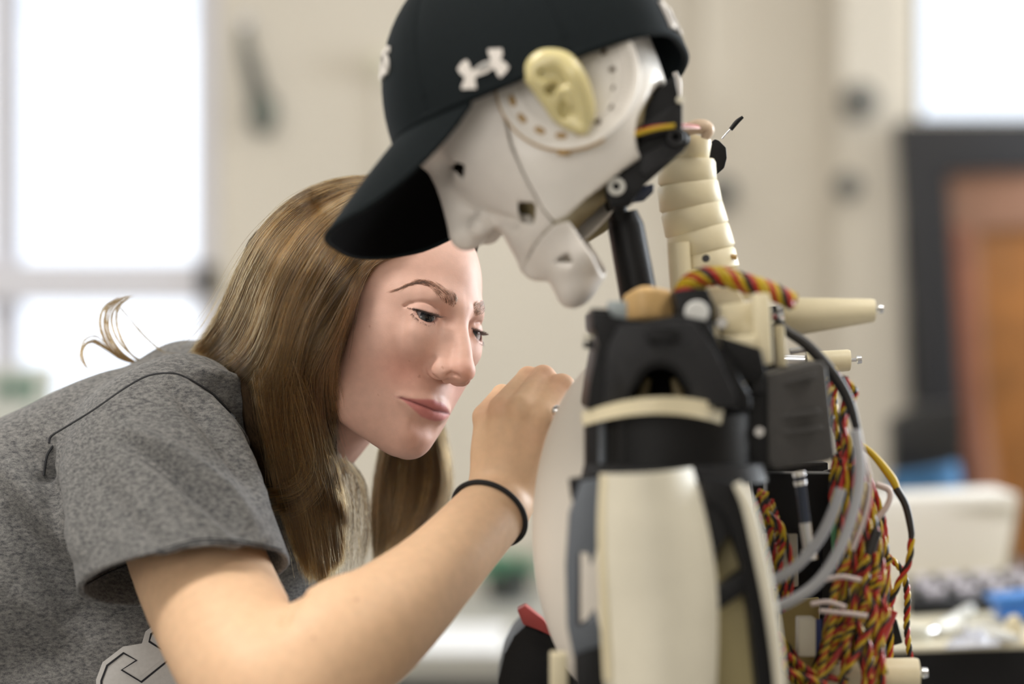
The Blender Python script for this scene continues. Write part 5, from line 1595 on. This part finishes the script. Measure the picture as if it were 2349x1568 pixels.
def bundle(n, top, bot, mid, d0, d1, amp=3.6, rpx=4.6):
    for i in range(n):
        s = rw.random()
        x0 = top[0] + (top[2] - top[0]) * s + rw.uniform(-8, 8); y0 = top[1] + (top[3] - top[1]) * rw.random()
        x3 = bot[0] + (bot[2] - bot[0]) * min(1, max(0, s + rw.uniform(-.3, .3))); y3 = bot[1] + (bot[3] - bot[1]) * rw.random()
        xm = mid[0] + (mid[2] - mid[0]) * min(1, max(0, s + rw.uniform(-.25, .25))); ym = mid[1] + (mid[3] - mid[1]) * rw.random()
        d = d0 + (d1 - d0) * rw.random()
        p = [(x0, y0), ((x0 + xm) / 2 + rw.uniform(-22, 22), (y0 + ym) / 2), (xm, ym), ((xm + x3) / 2 + rw.uniform(-25, 25), (ym + y3) / 2), (x3, y3)]
        cols = rw.choice([[W_Y, W_R, W_K], [W_Y, W_R, W_K], [W_Y, W_R, W_R, W_K], [W_Y, W_K, W_Y, W_R]])
        twist(p, d, rpx, amp, rw.uniform(4, 7), cols, rw.random() * 6)
bundle(7, (1900, 840, 1945, 870), (1935, 1080, 1985, 1120), (1915, 930, 1960, 1000), 1.74, 1.80)
bundle(14, (1930, 1060, 1995, 1130), (1900, 1540, 2035, 1640), (1950, 1230, 2040, 1330), 1.76, 1.84)
bundle(14, (1915, 1180, 2010, 1260), (1890, 1520, 2035, 1600), (1920, 1360, 2040, 1430), 1.74, 1.82)
bundle(22, (1905, 1030, 1990, 1110), (1850, 1560, 2030, 1640), (1930, 1240, 2035, 1340), 1.74, 1.84)
bundle(9, (1930, 1260, 2040, 1330), (1880, 1520, 2030, 1560), (1910, 1400, 2035, 1440), 1.73, 1.78)
bundle(7, (1780, 1440, 1800, 1500), (1880, 1560, 1990, 1600), (1800, 1520, 1880, 1560), 1.72, 1.80)
bundle(5, (1736, 1120, 1775, 1150), (1790, 1340, 1815, 1420), (1760, 1200, 1800, 1250), 1.77, 1.80)
for q in ([(1890, 1330), (1930, 1322), (1975, 1330)], [(1880, 1400), (1935, 1405), (1990, 1412)], [(1860, 1385), (1900, 1380), (1940, 1392)]):
    rodpx('cable_tie', q, 6, 1.725, W_P, RB)

# fittings on the wall
cord = thing('hanging_cable', 'dark cable looped on a hook beside the bright left window', 'cable')
mk = mat('dull_cable', (0.10, 0.10, 0.085), rough=0.6)
for q in ([(560, 60), (570, 120), (580, 180), (600, 240), (618, 275), (612, 300), (590, 285), (578, 230), (572, 150)], [(556, 70), (562, 140), (585, 215), (600, 230), (596, 190), (575, 120)], [(600, 205), (625, 240), (622, 285), (596, 300), (575, 270), (590, 220)]):
    rodpx('cable_loop', q, 9, DW - 0.03, mk, cord)
rodpx('hook', [(560, 58), (565, 40), (575, 50)], 8, DW - 0.02, m_steel, cord)
prism('cable_plug', [(590, 225), (612, 232), (625, 270), (604, 285)], DW - 0.05, 0.03, mat('green_grey_plastic', (0.20, 0.24, 0.20), rough=0.5), cord)
th = thing('wall_thermostat', 'round pale thermostat on the wall left of the cap', 'thermostat')
disc_cam('dial', 868, 146, DW - 0.025, 30, 0.024, mat('pale_plastic', (0.62, 0.58, 0.46), rough=0.5), th); disc_cam('hub', 868, 146, DW - 0.03, 12, 0.006, mat('pale_plastic', (0.62, 0.58, 0.46)), th)
rodpx('conduit', [(872, 176), (872, 360), (874, 900)], 4, DW - 0.004, m_wall, th)
for x, y, r, lab in ((1972, 232, 36, 'dark round sensor high on the pilaster'), (1945, 425, 26, 'small grey knob low on the pilaster'), (1655, 440, 30, 'grey round wall fitting behind the neck of the robot')):
    o = thing('wall_fitting', lab, 'wall fitting')
    dd = DW - 0.11 if x > 1900 else DW - 0.05
    disc_cam('cover', x, y, dd, r, 0.045, mat('fitting_grey', (0.14, 0.135, 0.12), rough=0.6), o, hole=0.2)
    disc_cam('base', x, y, dd + 0.03, r * 1.2, 0.012, mat('fitting_grey', (0.14, 0.135, 0.12)), o)
# ------------------------------------------------------------------ counter along the wall and what lies on it
m_counter = mat('grey_laminate', (0.40, 0.39, 0.35), rough=0.55, noise=(30, 0.06))
ct = thing('counter', 'long grey laminate counter under the wall', 'counter')
ZT = at(0, 1372, 4.4).z
box('worktop', (-1.4, YW - 1.0, ZT - 0.04), (0.45, YW - 0.08, ZT), m_counter, ct, bevel=0.006)
for i in range(3):
    box('cabinet_door', (-1.38 + i * 0.61, YW - 0.96, 0.08), (-0.79 + i * 0.61, YW - 0.93, ZT - 0.06), mat('dark_cabinet', (0.10, 0.11, 0.12), rough=0.5), ct, bevel=0.004)
box('carcass', (-1.39, YW - 0.93, 0.0), (0.44, YW - 0.09, ZT - 0.04), mat('dark_cabinet', (0.10, 0.11, 0.12)), ct)
paper = thing('paper_stack', 'bright white paper sheets lying on the grey counter', 'paper')
xa, xb = at(900, 0, 3.75).x, at(1160, 0, 3.75).x
for i in range(4): box('sheet', (xa + 0.01 * i, YW - 0.98 + 0.012 * i, ZT + 0.0012 * i), (xb - 0.008 * i, YW - 0.62 - 0.01 * i, ZT + 0.001 + 0.0012 * i), mat('white_paper', (0.85, 0.85, 0.86), rough=0.8), paper, smooth=False)
pl = thing('potted_plant', 'small green leafy plant on the grey counter', 'plant')
pc = at(1165, 1368, 4.35)
fpot = [(0.035, 0), (0.045, 0.05), (0.050, 0.052), (0.050, 0.06), (0.042, 0.06)]
V, F = [], []
for r_, z_ in fpot:
    for i in range(20): V.append((pc.x + r_ * math.cos(i * math.pi / 10), pc.y + r_ * math.sin(i * math.pi / 10), ZT + z_))
for k in range(4):
    for i in range(20): F.append((k * 20 + i, k * 20 + (i + 1) % 20, (k + 1) * 20 + (i + 1) % 20, (k + 1) * 20 + i))
F.append(tuple(80 + i for i in range(20)))
from_arrays('pot', V, F, mat('dark_pot', (0.05, 0.055, 0.05), rough=0.5), pl, angle=40)
m_leaf = mat('green_leaf', (0.085, 0.24, 0.14), rough=0.5, noise=(40, 0.3))
rp = random.Random(3)
for i in range(46):
    a = rp.uniform(0, 6.28); e = rp.uniform(0.05, 1.2); ln = rp.uniform(0.05, 0.095)
    b = Vector((pc.x + 0.02 * math.cos(a), pc.y + 0.02 * math.sin(a), ZT + 0.055))
    dv = Vector((math.cos(a) * math.cos(e), math.sin(a) * math.cos(e), math.sin(e) * 0.7)); sd = Vector((-math.sin(a), math.cos(a), 0)) * 0.011
    t1 = b + dv * ln * 0.55; t2 = b + dv * ln - Vector((0, 0, 0.02))
    from_arrays('leaf', [b, t1 - sd, t1 + Vector((0, 0, 0.004)), t1 + sd, t2], [(0, 1, 2), (0, 2, 3), (1, 4, 2), (2, 4, 3)], m_leaf, pl)
# ------------------------------------------------------------------ notice by the left window
ns = thing('notice_board', 'white notice with green lettering in front of the left window', 'sign')
prism('board', [(-60, 842), (128, 836), (112, 1010), (-60, 1016)], 4.1, 0.012, mat('notice_white', (0.62, 0.64, 0.60), rough=0.6), ns)
flat_text('lettering', 'ME', -14, 910, 4.098, 44, mat('green_ink', (0.02, 0.16, 0.09), rough=0.6), ns, 1.3)
# ------------------------------------------------------------------ work table on the right
m_tt = mat('cream_laminate', (0.62, 0.57, 0.44), rough=0.5, noise=(40, 0.05))
wt = thing('work_table', 'cream topped work table with black front edge under the clutter', 'table')
ZT2 = at(0, 1500, 2.30).z
tx0, tx1 = at(1900, 0, 2.3).x, 1.55
bm = bmesh.new()
fy0 = CAM.y + 2.28; fy1 = CAM.y + 3.15
def slab(name, z0, z1, mat_, inset=0.0):
    bm = bmesh.new()
    pts = [(tx0 + inset, fy0 + 0.05 + inset), (tx1, fy0 + 0.34 + inset), (tx1, fy1), (tx0 + 0.12, fy1 - 0.1)]
    lo_ = [bm.verts.new((x, y, z0)) for x, y in pts]; hi_ = [bm.verts.new((x, y, z1)) for x, y in pts]
    bm.faces.new(hi_); bm.faces.new(lo_[::-1])
    for i in range(4): bm.faces.new((lo_[i], lo_[(i + 1) % 4], hi_[(i + 1) % 4], hi_[i]))
    return from_bm(name, bm, mat_, wt, smooth=False)
slab('table_top', ZT2 - 0.004, ZT2, m_tt); slab('table_apron', ZT2 - 0.14, ZT2 - 0.004, m_black, 0.002)
for x, y in ((tx0 + 0.10, fy0 + 0.14), (tx1 - 0.05, fy0 + 0.42), (tx1 - 0.05, fy1 - 0.05), (tx0 + 0.2, fy1 - 0.16)):
    box('leg', (x - 0.025, y - 0.025, 0), (x + 0.025, y + 0.025, ZT2 - 0.14), m_black, wt, bevel=0.003)
def tz(px, d): return at(px, 0, d).x
# white carton at the back of the table
cb = thing('carton', 'large white carton box at the back of the work table', 'box')
m_card = mat('white_card', (0.70, 0.67, 0.62), rough=0.7)
prism('front_panel', [(2020, 1178), (2332, 1160), (2300, 1338), (2020, 1340)], 2.955, 0.012, m_card, cb, tilt=0.00012)
prism('top_flap', [(2030, 1146), (2336, 1132), (2334, 1160), (2024, 1180)], 2.955, 0.15, mat('white_card_top', (0.76, 0.74, 0.70), rough=0.7), cb)
prism('side_panel', [(2322, 1162), (2338, 1150), (2316, 1336), (2300, 1338)], 2.975, 0.13, mat('card_side', (0.30, 0.25, 0.17), rough=0.8), cb)
# things lying on the table
kb = thing('keyboard', 'black keyboard with pale keys lying behind the pliers', 'keyboard')
flat_prism('keyboard_body', [(2084, 1414), (2400, 1396), (2390, 1348), (2078, 1360)], ZT2, 0.018, m_black, kb, bevel=0.003)
m_key = mat('pale_key', (0.45, 0.42, 0.47), rough=0.5)
for r in range(3):
    for c in range(12):
        x = 2100 + c * 25 + r * 3; y = 1404 - r * 16 - c * 1.4
        flat_prism('key', [(x, y - 32), (x + 19, y - 33), (x + 18, y - 44), (x, y - 43)], ZT2 + 0.018, 0.006, m_key if (r + c) % 3 else m_dark, kb, bevel=0.0)
pc_ = thing('pliers', 'white handled pliers lying open on the cream table', 'pliers')
m_wh = mat('white_grip', (0.66, 0.66, 0.62), rough=0.4)
def lie(pts, h): return [(x, y, (CAM.z - ZT2 - h) * FPX / (y - IMG_H / 2)) for x, y in pts]
rodpx('handle', lie([(2150, 1442), (2190, 1420), (2225, 1396)], 0.008), [13, 15, 11], 2.5, m_wh, pc_)
rodpx('handle', lie([(2150, 1446), (2215, 1440), (2280, 1452), (2335, 1466)], 0.008), [12, 15, 14, 10], 2.5, m_wh, pc_)
rodpx('jaw', lie([(2152, 1444), (2124, 1450), (2104, 1452)], 0.008), [13, 8, 4], 2.5, m_steel, pc_)
rodpx('pivot', [(2150, 1438, 2.46), (2150, 1448, 2.46)], 16, 2.46, m_steel, pc_)
tp = thing('tape_roll', 'roll of pale translucent tape in front of the carton', 'tape roll')
ring_h('tape', 2092, 1458, 2.40, 40, 18, mat('clear_tape', (0.50, 0.50, 0.44), rough=0.3), tp); ring_h('core', 2092, 1440, 2.40, 24, 5, mat('tape_core', (0.62, 0.60, 0.52), rough=0.6), tp)
bb = thing('blue_box', 'bright blue plastic box on the table beside the keyboard', 'box')
prism('box_body', [(2288, 1384), (2400, 1374), (2400, 1420), (2300, 1424)], 2.545, 0.05, mat('blue_plastic', (0.03, 0.16, 0.55), rough=0.4), bb, bevel=0.004)
prism('box_lid', [(2280, 1372), (2402, 1360), (2402, 1374), (2284, 1386)], 2.54, 0.06, mat('blue_plastic_lid', (0.05, 0.22, 0.62), rough=0.4), bb, bevel=0.003)
bag = thing('plastic_bag', 'crumpled clear plastic bag on the table edge', 'bag')
V, F = [], []
rr = np.random.default_rng(4)
for i in range(15):
    for j in range(9):
        p = on_plane(2170 + i * 9, 1491 - j * 1.6 - i * 0.5, ZT2)
        V.append((p.x, p.y, ZT2 + 0.002 + abs(rr.normal(0, 0.012)) * math.sin(math.pi * i / 14) * math.sin(math.pi * j / 8)))
for i in range(14):
    for j in range(8):
        a = i * 9 + j; F.append((a, a + 9, a + 10, a + 1))
from_arrays('bag_film', V, F, mat('bag_film', (0.60, 0.62, 0.72), rough=0.25, alpha=0.75), bag)
pt = thing('printed_bracket', 'small cream printed bracket standing on the table near the blue box', 'printed part')
prism('post', [(2318, 1420), (2338, 1412), (2346, 1440), (2349, 1470), (2306, 1470)], 2.385, 0.02, m_cream, pt); prism('foot', rect(2292, 1468, 2360, 1476), 2.383, 0.03, m_cream, pt)
# things in the gap beside the door
mon = thing('monitor', 'black monitor seen from behind next to the door', 'monitor')
prism('housing', [(2045, 960), (2110, 930), (2210, 925), (2215, 1090), (2050, 1090)], 3.9, 0.06, mat('black_gloss', (0.012, 0.012, 0.013), rough=0.35), mon, bevel=0.006)
prism('stand', [(2110, 1085), (2150, 1085), (2170, 1330), (2090, 1330)], 3.93, 0.03, m_black, mon)
cab = thing('equipment_cabinet', 'low dark cabinet carrying the monitor beside the door', 'cabinet')
zc = at(0, 1330, 3.93).z
box('carcass', (tz(2000, 3.9), CAM.y + 3.80, 0.0), (tz(2000, 3.9) + 0.42, CAM.y + 4.25, zc), mat('dark_cabinet', (0.10, 0.11, 0.12)), cab, bevel=0.004)
for k in (0, 1): box('cabinet_door', (tz(2000, 3.9) + 0.01 + k * 0.205, CAM.y + 3.78, 0.05), (tz(2000, 3.9) + 0.205 + k * 0.205, CAM.y + 3.80, zc - 0.02), mat('dark_cabinet', (0.10, 0.11, 0.12)), cab)
bc = thing('blue_chair', 'blue padded chair back between the monitor and the carton', 'chair')
panel('backrest', [(2052, 1090), (2040, 1200), (2050, 1300)], [(2200, 1062), (2214, 1200), (2200, 1300)], 3.45, 0.03, mat('blue_fabric', (0.035, 0.13, 0.27), rough=0.85, noise=(60, .15)), bc, thick=0.04)
sz = at(0, 1560, 3.4).z
box('seat', (tz(2030, 3.4), CAM.y + 3.02, sz - 0.06), (tz(2030, 3.4) + 0.40, CAM.y + 3.42, sz), mat('blue_fabric', (0.035, 0.13, 0.27)), bc, bevel=0.02)
for dx in (0.04, 0.36):
    for dy in (3.06, 3.38): box('leg', (tz(2030, 3.4) + dx - 0.012, CAM.y + dy - 0.012, 0), (tz(2030, 3.4) + dx + 0.012, CAM.y + dy + 0.012, sz - 0.05), m_steel, bc)
rodpx('back_post', [(2110, 1280, 3.47), (2112, 1600, 3.47)], 14, 3.47, m_steel, bc)
# bench that carries the robot
bt_ = thing('bench', 'black bench carrying the robot torso', 'bench')
zb = at(0, 1860, 1.7).z
box('bench_top', (at(1250, 0, 1.7).x, CAM.y + 1.50, zb - 0.05), (at(2050, 0, 1.7).x, CAM.y + 2.05, zb), m_black, bt_, bevel=0.004)
for x in (at(1280, 0, 1.7).x, at(2010, 0, 1.7).x):
    for y in (1.54, 2.01): box('leg', (x - 0.02, CAM.y + y - 0.02, 0), (x + 0.02, CAM.y + y + 0.02, zb - 0.05), m_black, bt_)
box('pedestal', (at(1420, 0, 1.7).x, CAM.y + 1.66, zb + 0.001), (at(1880, 0, 1.8).x, CAM.y + 1.90, at(0, 1640, 1.75).z), m_black, robot, bevel=0.004)
# ------------------------------------------------------------------ what the woman wears and holds
hits = [np.array(ray(SKIN_BVH, x, y)) for x, y in ((1085, 1114), (1140, 1119), (1198, 1170))]
tn = np.cross(hits[1] - hits[0], hits[2] - hits[0]); tn /= np.linalg.norm(tn)
axis = A(1137, 1163, 1.82) - A(999, 1310, 1.765); axis /= np.linalg.norm(axis)
tn = tn if tn @ axis > 0 else -tn
tn = tn * 0.55 + axis * 0.45; tn /= np.linalg.norm(tn)
c0 = A(999, 1310, 1.765); c0 = c0 + axis * (((hits[1] - c0) @ tn) / (axis @ tn))
e1 = np.cross(tn, (0, 0, 1.0)); e1 /= np.linalg.norm(e1); e2_ = np.cross(tn, e1)
loop = []
for i in range(73):
    dv = Vector(e1 * math.cos(i * math.pi / 36) + e2_ * math.sin(i * math.pi / 36))
    h = SKIN_BVH.ray_cast(Vector(c0), dv)
    loop.append(np.array(h[0] + dv * 0.0018) if h[0] is not None and h[3] < 0.05 else c0 + np.array(dv) * 0.03)
ht = tube('hair_tie', loop, 0.0020, mat('black_elastic', (0.010, 0.009, 0.010), rough=0.8, bump=(1500, 0.3)), None, seg=10, caps=False)
tag(ht, 'thin black elastic hair tie around the wrist', 'hair tie')
sd = thing('screwdriver', 'small steel screwdriver tip held between finger and thumb', 'screwdriver')
rodpx('shaft', [(1277, 942, 1.793), (1300, 950, 1.86), (1330, 962, 1.90)], 3.2, 1.8, m_steel, sd)
bm = bmesh.new(); bmesh.ops.create_uvsphere(bm, u_segments=18, v_segments=10, radius=0.0042)
for v in bm.verts: v.co += at(1278, 941, 1.792)
from_bm('ball_end', bm, m_chrome, sd)
rodpx('collar', [(1279, 946, 1.797), (1284, 948, 1.81)], 4.6, 1.8, m_black, sd)

# ------------------------------------------------------------------ put every group's origin at the base of its thing
for o in [o for o in SC.objects if o.type == 'EMPTY' and o.parent is None]:
    lo_ = np.full(3, 1e9); hi_ = np.full(3, -1e9)
    for c in o.children:
        for b in c.bound_box:
            lo_ = np.minimum(lo_, b); hi_ = np.maximum(hi_, b)
    base = Vector(((lo_[0] + hi_[0]) / 2, (lo_[1] + hi_[1]) / 2, lo_[2]))
    o.location = base
    for c in o.children: c.matrix_parent_inverse = Matrix.Translation(-base)
